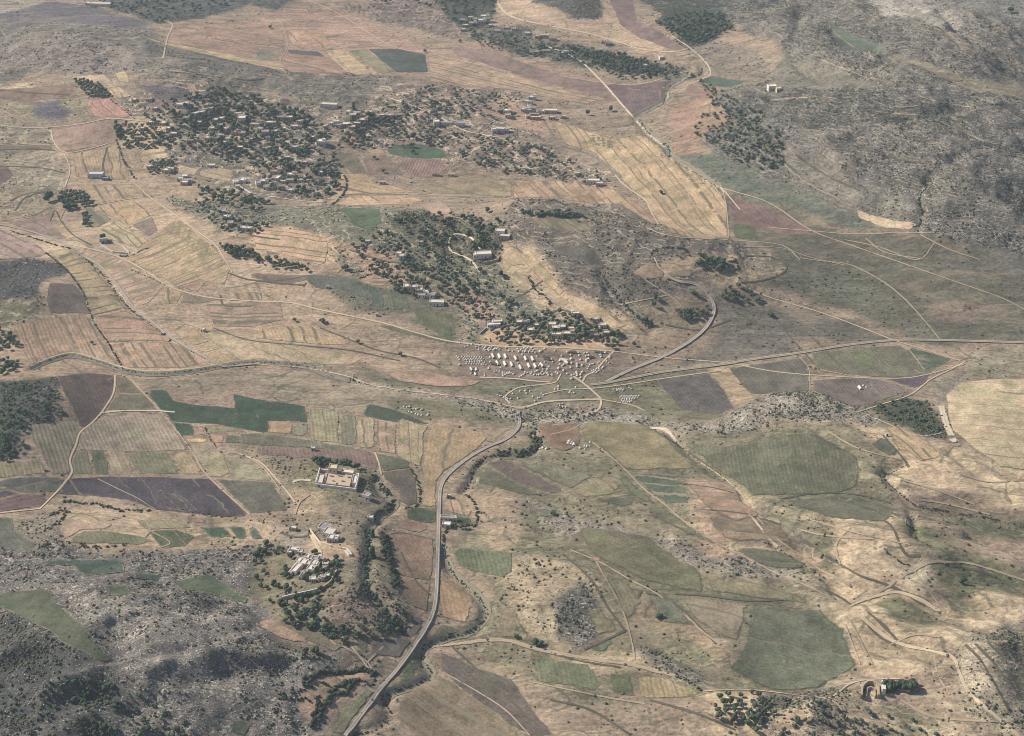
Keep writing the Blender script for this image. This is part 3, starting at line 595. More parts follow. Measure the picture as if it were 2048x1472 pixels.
 ((86,80,82),"135,956 212,952 425,956 495,1026 490,1034 375,1027 305,1020 250,1000 175,992 110,990","1,1",22,3,.35,.14,.05,.3),((100,88,88),"300,985 345,975 400,1020 375,1026 310,1015","1,1",10,3,.4,.1,.05,.6),
 ((98,98,88),"427,957 545,962 578,1018 575,1022 500,1028","1,1",22,3,.3,.08,.05,.3),((104,100,94),"-10,961 135,955 110,986 40,986 -10,972","5,-1",12,3,.4,.1,.05,.4),
 ((102,108,92),"42,985 48,971 128,968 110,986","5,-1",0,3,.2,.1,.05,.4),((112,94,90),"-10,1003 40,988 110,988 80,1015 -10,1027","5,-1",8,3,.3,.1,.04,.5),((88,78,86),"-10,972 38,987 -10,1002","1,0",0,3,.1,.1,.04,.5),
 ((80,106,84),"395,1052 450,1052 470,1078 420,1073","1,1",0,3,.2,.1,.04,.5),((76,100,82),"453,1052 488,1052 500,1078 473,1078","1,1",0,3,.2,.1,.04,.5),((96,100,86),"490,1052 512,1054 530,1080 503,1080","1,1",0,3,.2,.1,.04,.5),
 ((108,118,90),"290,1063 350,1058 392,1070 370,1095 320,1096","1,1",18,3,.5,.1,.06,.5),((130,126,102),"140,1078 165,1061 225,1063 288,1074 318,1088 275,1091 140,1088","1,2",18,3,.4,.1,.08,.4),
 ((176,154,130),"118,1046 137,1036 180,1047 215,1038 240,1060 165,1060 135,1078 118,1065","1,1",0,3,.3,.1,.06,.4),((158,146,122),"270,1042 370,1038 385,1056 290,1061","1,1",12,3,.4,.1,.06,.4),
 ((168,142,122),"383,1034 412,1036 412,1046 388,1046","1,1",0,3,.3,.1,.06,.2),((110,110,96),"-10,1035 27,1036 30,1060 75,1088 85,1104 30,1104 -10,1090","1,1",0,3,.2,.1,.06,.5),
 ((158,148,122),"615,813 680,824 677,860 680,888 620,880","1,8",15,3,.4,.1,.1,.3),((142,138,112),"680,824 713,832 714,895 680,888","1,8",10,3,.3,.1,.1,.3),((176,156,130),"713,832 750,838 750,902 714,895","1,12",12,3,.6,.1,.06,.2),
 ((172,152,126),"752,838 794,847 792,910 752,903","1,12",10,3,.7,.14,.06,.2),((176,156,128),"797,847 802,838 858,853 848,870 848,900 842,935 815,925 792,910","1,12",11,3,.5,.14,.06,.3),
 ((176,154,124),"862,848 966,864 975,876 955,898 888,943 875,962 872,1016 843,1013 845,960 842,935 850,880","-1,6",30,3,.4,.1,.05,.3),
 ((178,154,126),"538,843 587,847 582,868 537,866","1,0",0,3,.3,.1,.05,.3),((134,130,108),"590,843 616,848 618,878 582,868","1,6",0,3,.3,.1,.05,.3),
 ((78,94,78),"722,832 737,807 787,818 862,848 857,856 802,838 794,847 730,834","3,1",0,3,.2,.05,.04,.5),((108,116,92),"750,906 817,921 822,936 765,944","3,-1",0,3,.2,.1,.05,.2),
 ((116,106,94),"765,945 822,937 834,968 837,1008 815,1014 797,1005 797,981 767,958","1,1",0,3,.2,.1,.05,.3),((92,108,82),"812,1018 837,1014 872,1022 872,1046 855,1048 812,1038","3,1",0,3,.2,.1,.05,.3),
 ((154,128,110),"795,1048 808,1040 854,1049 860,1071 795,1057","3,1",0,3,.2,.1,.05,.6),((152,128,110),"762,1072 785,1060 869,1077 866,1120 864,1165 800,1150 795,1100 770,1085","1,1.3",18,3,.4,.1,.04,.5),
 ((156,132,112),"800,1152 862,1167 856,1232 822,1215 805,1190","1,.3",0,3,.3,.1,.05,.4),((184,156,130),"887,1000 900,990 945,1022 938,1035 887,1022","1,3",9,3,.5,.1,.05,.3),((84,102,76),"885,1025 942,1036 945,1055 885,1045","3,1",0,3,.2,.1,.05,.3),
 ((108,98,90),"975,912 1024,925 1139,985 1107,990 1024,960 962,930","2,1",0,3,.2,.1,.06,.5),((120,120,98),"1024,925 1100,928 1200,950 1140,982","2,1",0,3,.2,.1,.05,.3),((112,118,94),"960,932 1024,962 1105,991 1060,992 1020,985 942,968 945,950","2,1",0,3,.2,.1,.05,.4),
 ((154,140,114),"1135,982 1200,951 1250,990 1180,998 1150,1000","3,1",0,3,.3,.1,.06,.3),((176,156,124),"1195,953 1230,960 1255,992 1225,985","3,1",0,3,.3,.1,.06,.3),((102,112,92),"1170,997 1205,993 1240,993 1287,1012 1245,1020 1200,1007","3,1",0,3,.2,.1,.04,.3),
 ((126,124,100),"1225,950 1250,948 1320,1010 1290,1010 1260,995","3,1",0,3,.2,.1,.04,.3),((100,112,94),"1255,947 1350,950 1385,1010 1330,1010","9,.5",16,3,.9,.08,.04,.8),
 ((172,148,122),"1356,952 1450,965 1478,980 1490,1008 1530,1035 1470,1050 1400,1015","6,.3",8,3,.5,.3,.05,.5),
 ((142,118,100),"1064,862 1082,849 1158,845 1162,875 1160,888 1130,905 1100,895 1083,885","2,1",0,3,.2,.1,.05,.5),((152,140,108),"1160,845 1200,838 1300,850 1310,858 1340,880 1360,900 1400,940 1250,944 1200,900 1162,885","5,1",0,3,.2,.1,.05,.3),
 ((108,100,90),"880,1302 1024,1360 1080,1440 1110,1475 1060,1475 1000,1440 880,1345","1.6,1",0,3,.2,.1,.07,.3),((132,118,100),"875,1347 1005,1430 1050,1480 840,1480 790,1440 800,1395","1.6,1",9,3,.6,.3,.06,.5),
 ((124,126,100),"1065,1315 1180,1330 1205,1375 1195,1385 1075,1368","1,4",0,3,.3,.1,.08,.4),((108,114,88),"1218,1350 1262,1352 1272,1395 1225,1390","1,4",0,3,.2,.1,.06,.3),((172,152,124),"1200,1345 1217,1348 1222,1385 1206,1380","1,4",0,3,.2,.1,.06,.3),
 ((172,154,122),"1264,1350 1330,1350 1420,1395 1380,1405 1290,1408 1272,1395","1,4",10,3,.3,.1,.1,.4),((140,132,108),"1160,1222 1200,1207 1250,1265 1190,1278 1180,1255","1,2",0,3,.2,.1,.05,.4),
 ((106,110,92),"1165,1300 1225,1275 1235,1280 1210,1315 1170,1310","2,-1",0,3,.2,.1,.05,.4),((116,108,100),"742,1279 805,1279 822,1232 856,1240 800,1318 742,1314","1,1",0,3,.2,.1,.04,.2),
 ((98,108,84),"715,1270 740,1275 738,1318 712,1300","1,4",0,3,.2,.1,.04,.3),((128,120,102),"560,1252 650,1262 700,1287 670,1310 600,1280","2,1",0,3,.2,.1,.04,.4),((116,118,94),"900,1092 1024,1106 1024,1160 915,1132","1,4",0,3,.2,.1,.1,.3),
 ((168,144,116),"887,1118 905,1150 950,1200 935,1248 882,1235 877,1180","1,5",0,3,.3,.1,.06,.4),((118,116,94),"882,1247 940,1256 900,1275 868,1285 855,1290","1,1",0,3,.2,.1,.05,.3),
 ((96,108,82),"842,1300 845,1335 825,1362 790,1374 800,1345","1,-1",0,3,.2,.1,.05,.3),((138,132,108),"640,1475 747,1369 765,1373 735,1405 688,1475","1,-1",0,3,.3,.1,.05,.3),
 ((80,96,86),"11,1120 245,1119 252,1145 165,1149 145,1131 20,1130","5,0",0,3,.1,.05,.04,.8),((76,92,84),"264,1146 325,1149 340,1168 265,1160","5,1",0,3,.1,.05,.04,.5),((88,106,84),"340,1160 425,1151 500,1199 492,1214 450,1197 375,1181","3,1",0,3,.1,.05,.04,.6),
 ((76,94,78),"434,1152 470,1170 510,1185 512,1192 497,1191","3,1",0,3,.1,.05,.04,.5),((96,112,86),"200,1181 257,1174 275,1196 240,1199","3,1",0,3,.1,.05,.04,.8),
 ((96,108,86),"-10,1189 100,1186 140,1234 160,1254 207,1301 232,1311 217,1324 190,1319 120,1291 95,1269 50,1244 -10,1214","3,1",0,3,.1,.05,.04,.7),((98,110,90),"233,1311 255,1306 265,1318 235,1326","1,0",0,3,.1,.05,.04,.5),
 ((96,110,88),"318,1291 350,1311 412,1316 410,1334 375,1320 322,1316","3,1",0,3,.1,.05,.04,.5),((88,106,84),"325,1461 367,1449 512,1439 490,1474 425,1466","3,0",0,3,.1,.05,.04,.6),((150,140,116),"455,1372 520,1370 520,1380 460,1378","3,0",0,3,.1,.05,.04,.5),
 ((190,166,136),"1835,1378 1852,1372 1880,1390 1860,1402 1850,1398","2,1",7,3,.8,.1,.05,.2),((186,162,132),"1810,1385 1830,1390 1850,1402 1840,1407","2,1",0,3,.8,.1,.05,.2),
 ((104,108,88),"1735,890 1765,870 1800,905 1790,925 1760,910","1,1",0,3,.2,.1,.05,.3),((120,124,96),"1700,705 1740,700 1760,735 1720,745","1,1",0,3,.2,.1,.05,.3),
 ((162,140,122),"1260,545 1300,520 1330,545 1400,540 1380,556 1290,560","4,1",0,3,.2,.1,.05,.3),
 ((176,150,128),"762,745 850,742 900,752 1000,768 880,775 800,765","5,1",0,3,.2,.1,.05,.3),
 ((120,118,94),"1150,1062 1165,1050 1300,1072 1330,1100 1405,1145 1412,1190 1340,1180 1280,1165 1180,1112","2,1",22,3,.3,.14,.06,.4),((142,132,110),"1406,1156 1500,1166 1600,1190 1640,1220 1530,1205 1413,1190","3,1",0,3,.3,.1,.04,.3),
 ((116,116,96),"1500,1208 1640,1222 1690,1262 1718,1340 1640,1384 1540,1384 1450,1342 1484,1292 1500,1235","4,1",34,3,.35,.16,.07,.5),((146,136,112),"1345,1187 1500,1207 1496,1240 1480,1290 1440,1285 1385,1240","4,1",20,3,.3,.14,.04,.3),
 ((106,108,90),"1450,1092 1570,1097 1620,1130 1600,1150 1510,1132","9,.6",9,3,.7,.15,.05,.3),((142,128,106),"1412,1032 1560,1052 1600,1090 1450,1087 1420,1062","9,.8",8,3,.7,.25,.05,.3),
 ((118,116,96),"1352,884 1440,893 1540,872 1640,870 1720,920 1722,980 1640,992 1502,1002 1480,975 1430,944 1376,905","1,5",26,3,.3,.16,.08,.5),((116,116,94),"1560,1004 1700,986 1800,1016 1780,1048 1700,1043 1640,1038","5,.5",14,3,.4,.1,.05,.4),
 ((182,160,132),"1762,858 1800,850 1880,902 1888,922 1840,930 1792,892","1,1",11,3,.8,.25,.04,.3),((128,122,100),"1290,1010 1330,1012 1370,1045 1440,1090 1440,1100 1380,1080 1300,1040","2,1",0,3,.2,.1,.05,.3),
 ((124,120,98),"1060,1010 1120,1020 1110,1040 1065,1038","2,1",0,3,.2,.1,.05,.3),((136,130,106),"1195,1140 1260,1165 1290,1200 1260,1262 1225,1200","1,2",0,3,.3,.1,.05,.4),((116,118,96),"1290,1195 1345,1190 1390,1245 1400,1262 1320,1250","3,1",0,3,.2,.1,.05,.4),
 ((166,146,122),"1175,1110 1208,1113 1205,1130 1172,1125","1,0",0,3,.2,.1,.05,.3),((150,138,116),"1000,1215 1030,1215 1060,1270 1110,1290 1060,1292 985,1278","3,1",0,3,.2,.1,.05,.3),
 ((112,112,94),"1030,1230 1062,1262 1072,1272 1040,1275 1015,1270","3,1",0,3,.2,.1,.05,.3),
 ((170,146,124),"515,1240 560,1252 632,1290 618,1300 560,1280 520,1262","2,1",0,3,.2,.1,.05,.3),((158,140,118),"640,1296 700,1310 735,1335 700,1330 650,1312","2,1",0,3,.2,.1,.05,.3),
 ((176,152,126),"640,1400 690,1372 700,1380 660,1420 645,1440","-2,1",0,3,.2,.1,.05,.3),((168,146,122),"700,1395 720,1366 738,1370 712,1398","-2,1",0,3,.2,.1,.05,.3),
]
TRK = [ # material, width m, faint?, line
 ('road',8.5,"690,1474 712,1444 745,1400 762,1376 790,1345 830,1290 860,1240 871,1200 875,1120 877,1050 879,1000 881,978 892,955 925,925 970,897 1010,880 1032,862 1039,846 1036,824"),
 ('road2',13,"1180,770 1215,766 1260,757 1330,744 1440,730 1500,720 1600,706 1700,690 1790,681 1880,681 2060,686"),
 ('road',10,"1212,764 1262,740 1332,711 1387,678 1416,650 1428,620 1420,595 1400,575 1385,567 1350,562 1332,548"),
 ('dirt',4,"1332,548 1318,535 1308,515"),
 ('dirt',5,"512,603 580,606 640,620 760,645 830,665 900,683 1000,693 1100,695 1160,698 1228,703"),('dirt',3.2,"1228,703 1330,716 1450,726 1560,745 1700,755 1800,757 1860,748 1930,728"),
 ('dirt',4.5,"1228,703 1210,720 1190,742 1172,752 1165,764"),('dirt',5,"960,755 1030,758 1062,762 1100,765"),('dirt',4,"1122,748 1110,765 1080,770 1040,775 1020,785 1010,795 1020,808"),
 ('dirt',5,"1145,752 1168,768 1188,785 1200,797 1202,808 1196,820 1180,828 1150,832"),('dirt',6,"1032,816 1050,815 1085,805 1130,801 1200,799"),('dirt',3.5,"1200,799 1260,810 1290,822"),
 ('dirt',3.5,"1085,790 1130,780 1190,777 1260,768 1330,757 1440,742"),('dirt',3.4,"470,728 600,735 690,752 750,772 850,786 950,798 1034,816"),('road',7,"450,733 520,727"),
 ('dirt',3.6,"1470,562 1530,592 1640,625 1740,662 1790,682 1850,700 1920,722"),('faint',3.4,"1400,350 1440,375 1536,405 1620,460 1700,490 1800,525 1900,560 2000,595 2060,625"),
 ('faint',3,"1536,455 1620,462 1700,468 1800,466 1870,466"),('faint',3.4,"1600,516 1640,522 1700,530 1760,560 1800,590 1830,620 1860,655 1880,680"),('faint',2.5,"1730,476 1770,505 1840,518"),
 ('faint',2.6,"1690,480 1760,495 1835,520 1870,485"),('faint',3,"1810,690 1830,715 1848,740"),('faint',2.5,"1600,715 1618,740 1620,790"),
 ('road',7,"-20,445 60,463 130,488 165,513 200,533 240,578 270,620 308,648 340,675 400,710 440,731 452,736"),('dirt',4.5,"130,487 200,503 250,520 300,548 335,572 390,590 440,598 512,603"),
 ('faint',2.9,"-10,443 60,432 100,414"),('dirt',3.2,"62,733 100,716 145,706 200,720 250,736 310,743 380,738 440,729"),
 ('dirt',4,"-20,249 60,256 150,250 215,238 260,240 290,243"),('dirt',4,"102,260 108,285 130,305 170,300 215,288"),('dirt',4,"130,375 140,338 128,308"),('faint',4,"-10,285 100,290"),('faint',4,"-10,318 100,330 125,340"),
 ('dirt',9,"988,-10 1005,20 1035,38 1100,52 1180,68 1240,85"),('dirt',5,"1240,85 1280,98 1340,104 1375,98"),('chalk',4.5,"1090,92 1120,103 1160,122 1205,165 1240,205 1266,235"),
 ('dirt',4,"1340,70 1385,100 1415,130 1420,150 1400,160 1380,168"),('dirt',5,"1266,235 1290,262 1300,272 1330,295"),('wash',4,"1385,150 1370,158 1350,170 1336,182 1333,200 1310,215 1280,230"),
 ('bed',9,"1402,130 1402,148 1370,158 1335,178 1330,200 1300,218 1272,235 1285,255 1300,272 1335,295 1342,315 1400,350 1440,378"),('dirt',3,"1390,140 1345,150 1310,162 1262,170 1200,165 1120,152"),
 ('dirt',3.5,"600,-5 640,10 690,35 760,80 800,98 870,110 1024,145"),('faint',3.5,"512,92 575,98 640,100 700,95 770,92"),('faint',4,"560,40 568,62 575,85 572,100 560,125 572,147"),
 ('dirt',4.5,"325,40 345,50 335,75 326,117"),('dirt',3.5,"70,3 120,5 170,11 215,17"),('faint',3.2,"-5,70 40,60 75,48"),('darkt',5,"1085,240 1100,262 1112,285 1150,300 1185,312 1240,355"),('darkt',4.5,"1045,255 1060,275 1090,290 1110,290"),
 ('faint',3.2,"400,300 470,315 520,330 600,345"),('chalk',3,"470,368 500,385 540,393 600,402 650,405"),('faint',3,"410,330 430,345 480,365 520,378"),
 ('chalk',3,"758,188 780,197 820,210 880,235 930,262 1000,276 1050,290"),('faint',3,"880,245 920,258 960,270"),('dirt',3,"690,389 780,389 830,388 900,392 1024,396 1150,405 1240,430 1330,470 1450,480 1560,490 1600,520"),
 ('faint',3,"512,412 600,412 700,416 760,418 850,425 950,442"),('dirt',3.4,"270,368 300,395 350,430 390,460 430,490 450,520 464,545"),('dirt',3,"150,411 190,410 265,397 302,395"),
 ('dirt',4,"230,751 227,786 205,823 185,845 160,866 152,890 140,920 144,945 130,965 110,988 80,1018"),('faint',4,"230,748 258,757 290,790 320,822 360,870 385,905 415,952 500,1030"),
 ('chalk',3.6,"205,826 250,822 310,822 350,825"),('dirt',3.2,"80,1018 40,1022 -10,1028"),('faint',2,"195,958 250,985 280,1000 340,1040"),('faint',3,"260,757 320,757 400,745 440,735"),
 ('faint',3.2,"1320,862 1345,872 1360,890 1385,915 1430,945 1470,975 1490,1000 1510,1030 1560,1045"),('faint',3.6,"1185,885 1240,930 1290,980 1330,1010 1370,1045 1440,1090 1470,1105 1560,1150 1620,1175 1690,1212"),
 ('chalk',5,"1300,856 1330,860 1345,875 1350,885"),('faint',3,"1510,1030 1550,1075 1600,1110 1640,1140 1700,1170"),
 ('faint',9,"820,1297 900,1290 1000,1280 1080,1300 1160,1315 1260,1330 1350,1352"),('faint',4,"1140,1100 1200,1125 1260,1160 1300,1180 1330,1200 1380,1240 1400,1260 1440,1290"),
 ('faint',3,"885,1345 940,1375 1010,1420 1060,1472"),('faint',3,"1060,1364 1200,1393 1290,1408"),('faint',3,"1190,1120 1240,1210 1260,1270 1270,1320"),
 ('dirt',3.2,"1405,1383 1500,1380 1640,1396 1670,1390 1700,1368 1740,1360 1800,1358"),('dirt',6,"2045,1480 1990,1432 1940,1388 1920,1350 1908,1318 1885,1308 1850,1300 1790,1285 1740,1250 1705,1216"),
 ('faint',3.5,"1995,1444 1930,1441 1860,1432 1800,1400"),('dirt',3,"1640,1396 1670,1405 1690,1430 1712,1460"),('dirt',3.5,"1930,724 1900,740 1860,760 1820,790 1760,810 1715,825"),
 ('chalk',10,"1882,812 1893,850 1898,862 1903,872"),('chalk',14,"1903,878 1912,885"),('dirt',3,"1720,825 1780,850 1810,866 1850,872 1885,866"),
 ('dirt',5,"1700,1213 1730,1200 1790,1185 1840,1200 1880,1225"),('faint',4,"1750,1190 1850,1130 1900,1125 1950,1130 2060,1165"),('faint',3,"1620,1040 1690,1060 1750,1075 1820,1090"),
 ('dirt',3,"590,1005 575,985 545,950 520,925 480,908"),('dirt',3.5,"750,905 757,925 763,950"),('dirt',7,"622,1070 632,1090 640,1105 640,1118"),('dirt',7,"585,965 600,960 622,962"),
 ('dirt',3.5,"700,1290 735,1335 748,1360"),('faint',3,"770,1290 740,1320 730,1330"),('faint',4,"1040,835 1090,850 1130,848"),('faint',3,"645,1265 672,1290 690,1295 735,1325 748,1352"),
 ('dirt',3,"1480,420 1440,375"),('faint',3,"1640,740 1700,752"),('bed',7,"750,960 765,990 790,1010 760,1035 740,1060 735,1100 732,1150 738,1180 760,1210 790,1240 808,1260"),
 ('bed',8,"885,1095 900,1140 920,1165 955,1195 970,1220 965,1245 940,1265 900,1275 870,1285 848,1297 845,1320 862,1350 830,1370 790,1385 768,1400"),
 ('bed',6,"62,737 100,722 145,712 200,726 250,742 310,749 380,744 440,734 512,726 600,732 660,752 700,762"),
 ('faint',3,"1330,360 1430,372 1450,400 1458,478"),('dirt',4,"1230,350 1250,372 1290,400 1300,420 1320,455"),
 ('dirt',5,"1480,1005 1500,1030 1540,1080 1555,1095"),('chalk',3,"960,545 940,520 900,500 905,470 940,475 960,500"),
 ('bank',3.3,"1310,862 1345,885 1390,915 1440,950"),
 ('bank',3.3,"1552,915 1553,950 1568,972 1600,1000 1645,1018"),
 ('bank',3.3,"1765,870 1800,910 1818,935"),
 ('bank',3.3,"1560,998 1640,986 1720,991 1780,1006"),
 ('bank',3.3,"1660,1018 1740,1013 1800,1032"),
 ('bank',3.3,"1740,1030 1780,1050 1800,1090 1815,1112 1840,1112"),
 ('bank',3.3,"1650,1112 1690,1135 1720,1152 1760,1166 1800,1182 1850,1212"),
 ('bank',3.3,"1650,1180 1680,1195 1705,1212"),
 ('bank',3.3,"1750,1192 1800,1184 1850,1202 1880,1228"),
 ('bank',3.3,"1720,1230 1735,1250 1760,1275 1790,1292"),
 ('bank',3.3,"1735,1225 1760,1245 1795,1282"),
 ('bank',3.3,"1900,1130 1980,1150 2050,1192"),
 ('bank',3.3,"1930,1290 1960,1320 1990,1370 2020,1425"),
 ('bank',3.3,"1950,1288 1990,1330 2045,1402"),
 ('bank',3.3,"1975,1285 2010,1320 2055,1370"),
 ('bank',3.3,"1130,1112 1182,1160 1215,1215 1250,1262"),
 ('bank',3.3,"1250,1262 1200,1286 1168,1300"),
 ('bank',3.3,"1282,1182 1262,1222"),
 ('bank',3.3,"1292,1186 1330,1196 1362,1216 1400,1256 1432,1288"),
 ('bank',3.3,"1350,1188 1410,1192 1500,1202 1600,1198"),
 ('bank',3.3,"890,480 880,500 900,530 935,532"),
 ('bank',3.3,"1000,602 1040,592 1085,562"),
 ('bank',3.3,"1160,430 1200,445 1290,465 1335,482"),
 ('bank',3.3,"1490,512 1540,514 1572,530 1566,546 1530,560 1480,566"),
 ('bank',3.3,"-5,300 60,298 110,301"),
 ('bank',3.3,"-5,332 80,336 130,346"),
 ('bank',3.3,"20,402 60,386 112,388"),
 ('bank',3.3,"100,442 110,421 122,442 146,470 182,490"),
 ('bank',3.3,"440,590 450,612 502,613"),
 ('bank',3.3,"640,656 700,680 760,702 830,716 880,736"),
 ('bank',3.3,"425,656 500,681 600,691 700,701 800,722"),
 ('bank',3.3,"455,546 500,560 560,561 620,551"),
 ('bank',3.3,"512,562 600,570 612,566"),
 ('bank',3.3,"30,422 50,396 100,381"),
 ('bank',3.3,"1760,140 1700,180 1660,196"),
 ('bank',3.3,"1700,290 1740,330 1790,362 1840,382"),
 ('bank',3.3,"1590,310 1650,350 1720,382"),
 ('bank',3.3,"1660,250 1720,290 1800,320 1880,330"),
 ('bank',3.3,"1880,60 1940,110 2050,150"),
 ('bank',3.3,"1480,240 1540,300 1600,350"),
 ('bank',3.3,"470,450 500,470 560,480"),
 ('bank',3.3,"700,500 760,520 830,530"),
 ('bank',3.3,"1090,640 1120,620 1180,640"),
 ('bank',3.3,"330,130 420,152 500,160 560,150"),
 ('bank',3.3,"0,180 60,186 140,190"),
 ('bank',3.3,"210,360 206,330 214,295"),
 ('bank',3.3,"1420,1020 1500,1030 1560,1050"),
 ('bank',3.3,"1440,1060 1530,1068 1600,1085"),
 ('bank',3.3,"1340,965 1420,975 1480,990"),
 ('bank',3.3,"560,1066 600,1075 640,1060"),
 ('bank',3.3,"770,1076 800,1066 868,1080"),
 ('bank',3.3,"800,1100 830,1160 860,1190"),
 ('bank',3.3,"900,1290 960,1345 1040,1420 1080,1470"),
 ('bank',3.3,"1080,1300 1160,1322 1240,1335"),
 ('bank',3.3,"1300,1400 1400,1430 1470,1460"),
 ('bank',3.3,"1100,1400 1180,1420 1260,1470"),
 ('bank',3.3,"940,1350 1000,1400"),
 ('bank',3.3,"1540,620 1640,740"),
 ('bank',3.3,"1600,650 1690,740"),
 ('bank',3.3,"1330,650 1400,660 1460,640"),
 ('faint',2.9,"1600,1060 1640,1070 1700,1076 1750,1079"),
 ('faint',2.9,"1660,866 1700,890 1740,905 1800,920"),
 ('faint',2.9,"1745,1024 1790,1034 1832,1060"),
 ('faint',2.9,"1700,1056 1672,1090 1680,1130"),
 ('faint',2.9,"1010,552 1060,582 1100,602 1140,622 1180,642"),
 ('faint',2.9,"1480,494 1560,496 1620,515 1690,531"),
 ('faint',2.9,"1540,201 1600,196 1660,196 1740,220 1790,228 1850,233 1920,261 1980,286 2050,290"),
 ('faint',2.9,"1640,120 1720,150 1790,170 1860,200 1950,216"),
 ('faint',2.9,"270,131 330,141 420,151 500,166"),
 ('faint',2.9,"-5,224 40,240 62,250"),
 ('faint',2.9,"1640,40 1700,90 1760,122"),
 ('faint',2.9,"1850,30 1900,70 1960,110 2050,132"),
 ('faint',2.9,"1740,200 1790,215 1850,210"),
 ('faint',2.9,"1680,400 1620,370 1570,330 1560,290"),
 ('faint',2.9,"1840,470 1900,500 1960,520"),
 ('faint',2.9,"1780,1290 1830,1270 1880,1275"),
 ('faint',2.9,"1870,1330 1880,1360 1900,1390"),
 ('faint',2.9,"1690,1250 1705,1290 1720,1330"),
 ('faint',2.9,"1700,1240 1725,1290 1745,1330"),
 ('faint',2.9,"1820,1130 1870,1200 1890,1225"),
 ('faint',2.9,"1920,950 1980,965 2050,960"),
 ('faint',2.9,"1800,960 1870,980 1950,1010"),
 ('faint',2.9,"1840,1000 1900,1010 1980,1030"),
 ('faint',2.9,"300,1062 340,1085 320,1096"),
 ('faint',2.9,"290,1040 300,1060 290,1075"),
 ('faint',2.9,"470,905 520,930 560,980"),
 ('faint',2.9,"620,990 600,1005 590,1030"),
 ('faint',2.9,"700,1150 720,1165 700,1200"),
 ('faint',2.9,"1240,610 1290,600 1340,590"),
 ('faint',2.9,"620,470 640,490 655,520"),
 ('faint',2.9,"560,470 600,500 650,510"),
 ('faint',2.9,"120,440 130,420 150,412"),
 ('faint',2.9,"1290,560 1320,580 1350,600 1370,620"),
 ('faint',2.9,"1100,870 1140,860 1160,850"),
 ('faint',2.9,"1350,1050 1400,1065 1450,1090"),
]
# ---------------------------------------------------------------- ground sheet
shp = XX.shape
colg = np.empty(shp + (3,)); colg[:] = alb(BASE)
prm = np.zeros(shp + (3,)); prm[..., 0] = .12; prm[..., 1] = .10; prm[..., 2] = .12
WX = XX + fbm(XX, YY, 60, 21, 5) * 24; WY = YY + fbm(XX, YY, 60, 31, 5) * 34
def win(poly, pad):
    x0, y0 = poly.min(0) - pad; x1, y1 = poly.max(0) + pad
    i0, i1 = np.searchsorted(GX, (x0, x1)); j0, j1 = np.searchsorted(GY, (y0, y1))
    return slice(max(j0 - 1, 0), j1 + 1), slice(max(i0 - 1, 0), i1 + 1)
def blur(m, r):
    for ax in (0, 1):
        for _ in range(2):
            k = max(1, int(r / 4)); c = np.cumsum(np.pad(m, [(k + 1, k) if a == ax else (0, 0) for a in (0, 1)], mode='edge'), axis=ax)
            m = (np.take(c, range(2 * k + 1, c.shape[ax]), ax) - np.take(c, range(0, c.shape[ax] - 2 * k - 1), ax)) / (2 * k + 1)
    return m
for (c, rk, sb, te, bl, s) in ZONES:
    poly = P(pts(s))[:, :2]; w = win(poly, 30)
    if XX[w].size == 0: continue
    wf = min(1., (bl / 10.) ** 1.5)
    m = inpoly(XX[w] + (WX[w] - XX[w]) * wf, YY[w] + (WY[w] - YY[w]) * wf, poly).astype(float); m = blur(m, bl * .55)[..., None]
    colg[w] = colg[w] * (1 - m) + alb(c) * m
    prm[w] = prm[w] * (1 - m) + np.array([rk, sb, te]) * m
fpol = []
inf = np.zeros(shp, bool)
for f in FD:
    uv = pts(f[1]); W3 = P(uv); fpol.append(W3[:, :2]); w = win(W3[:, :2], 5)
    inf[w] |= inpoly(XX[w], YY[w], W3[:, :2])
prm2 = prm.copy(); prm2[inf] *= .15
rough = prm2[..., 0] * .9 + prm2[..., 1] * .5 + prm2[..., 2] * .35
hl = blur(np.clip(prm[..., 0] * 1.1 + prm[..., 2] * .9 + prm[..., 1] * .4 - .12, 0, 1), 20) * (1 - .8 * blur(inf.astype(float), 12))
# folds of the hills, cut by gullies
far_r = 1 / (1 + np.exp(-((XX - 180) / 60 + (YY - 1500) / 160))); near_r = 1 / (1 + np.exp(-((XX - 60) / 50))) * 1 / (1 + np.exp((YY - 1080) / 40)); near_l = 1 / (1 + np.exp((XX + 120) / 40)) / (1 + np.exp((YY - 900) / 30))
dry = 1 - .9 * blur(inf.astype(float), 14)
def ridged(ang, lx, ly, sd):
    u_, v_ = rot2(XX, YY, ang); return 1 - 2.6 * np.abs(fbm(u_, v_ * lx / ly, lx, sd, 4))
far_r = far_r * blur(np.clip(prm[..., 0] * 3 - 1., 0, 1), 40)
ZG += far_r * dry * (ridged(-.5, 190, 110, 81) * 10 + ridged(-.55, 60, 20, 83) * 3.4)
ZG += near_r * dry * (ridged(-.45, 90, 34, 85) * 5.5 + ridged(-.2, 30, 12, 87) * .8)
RL = ridged(.25, 80, 36, 89); ZG += near_l * dry * RL * 7
ZG += hl * (fbm(XX, YY, 70, 71, 3) * 6 + (1 - np.abs(fbm(XX + 9, YY * .6, 34, 75, 3)) * 3) * 2.2)
ZG += rough * (fbm(XX, YY, 12, 41, 3) * 2.2 + fbm(XX, YY, 5.5, 51, 2) * 1.5)
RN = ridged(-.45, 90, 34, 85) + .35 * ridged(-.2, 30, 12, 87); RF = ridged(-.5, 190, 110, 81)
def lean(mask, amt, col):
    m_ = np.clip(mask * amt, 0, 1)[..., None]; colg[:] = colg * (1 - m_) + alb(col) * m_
sst = lambda q, lo, hi: np.clip((q - lo) / (hi - lo), 0, 1) ** 2 * (3 - 2 * np.clip((q - lo) / (hi - lo), 0, 1))
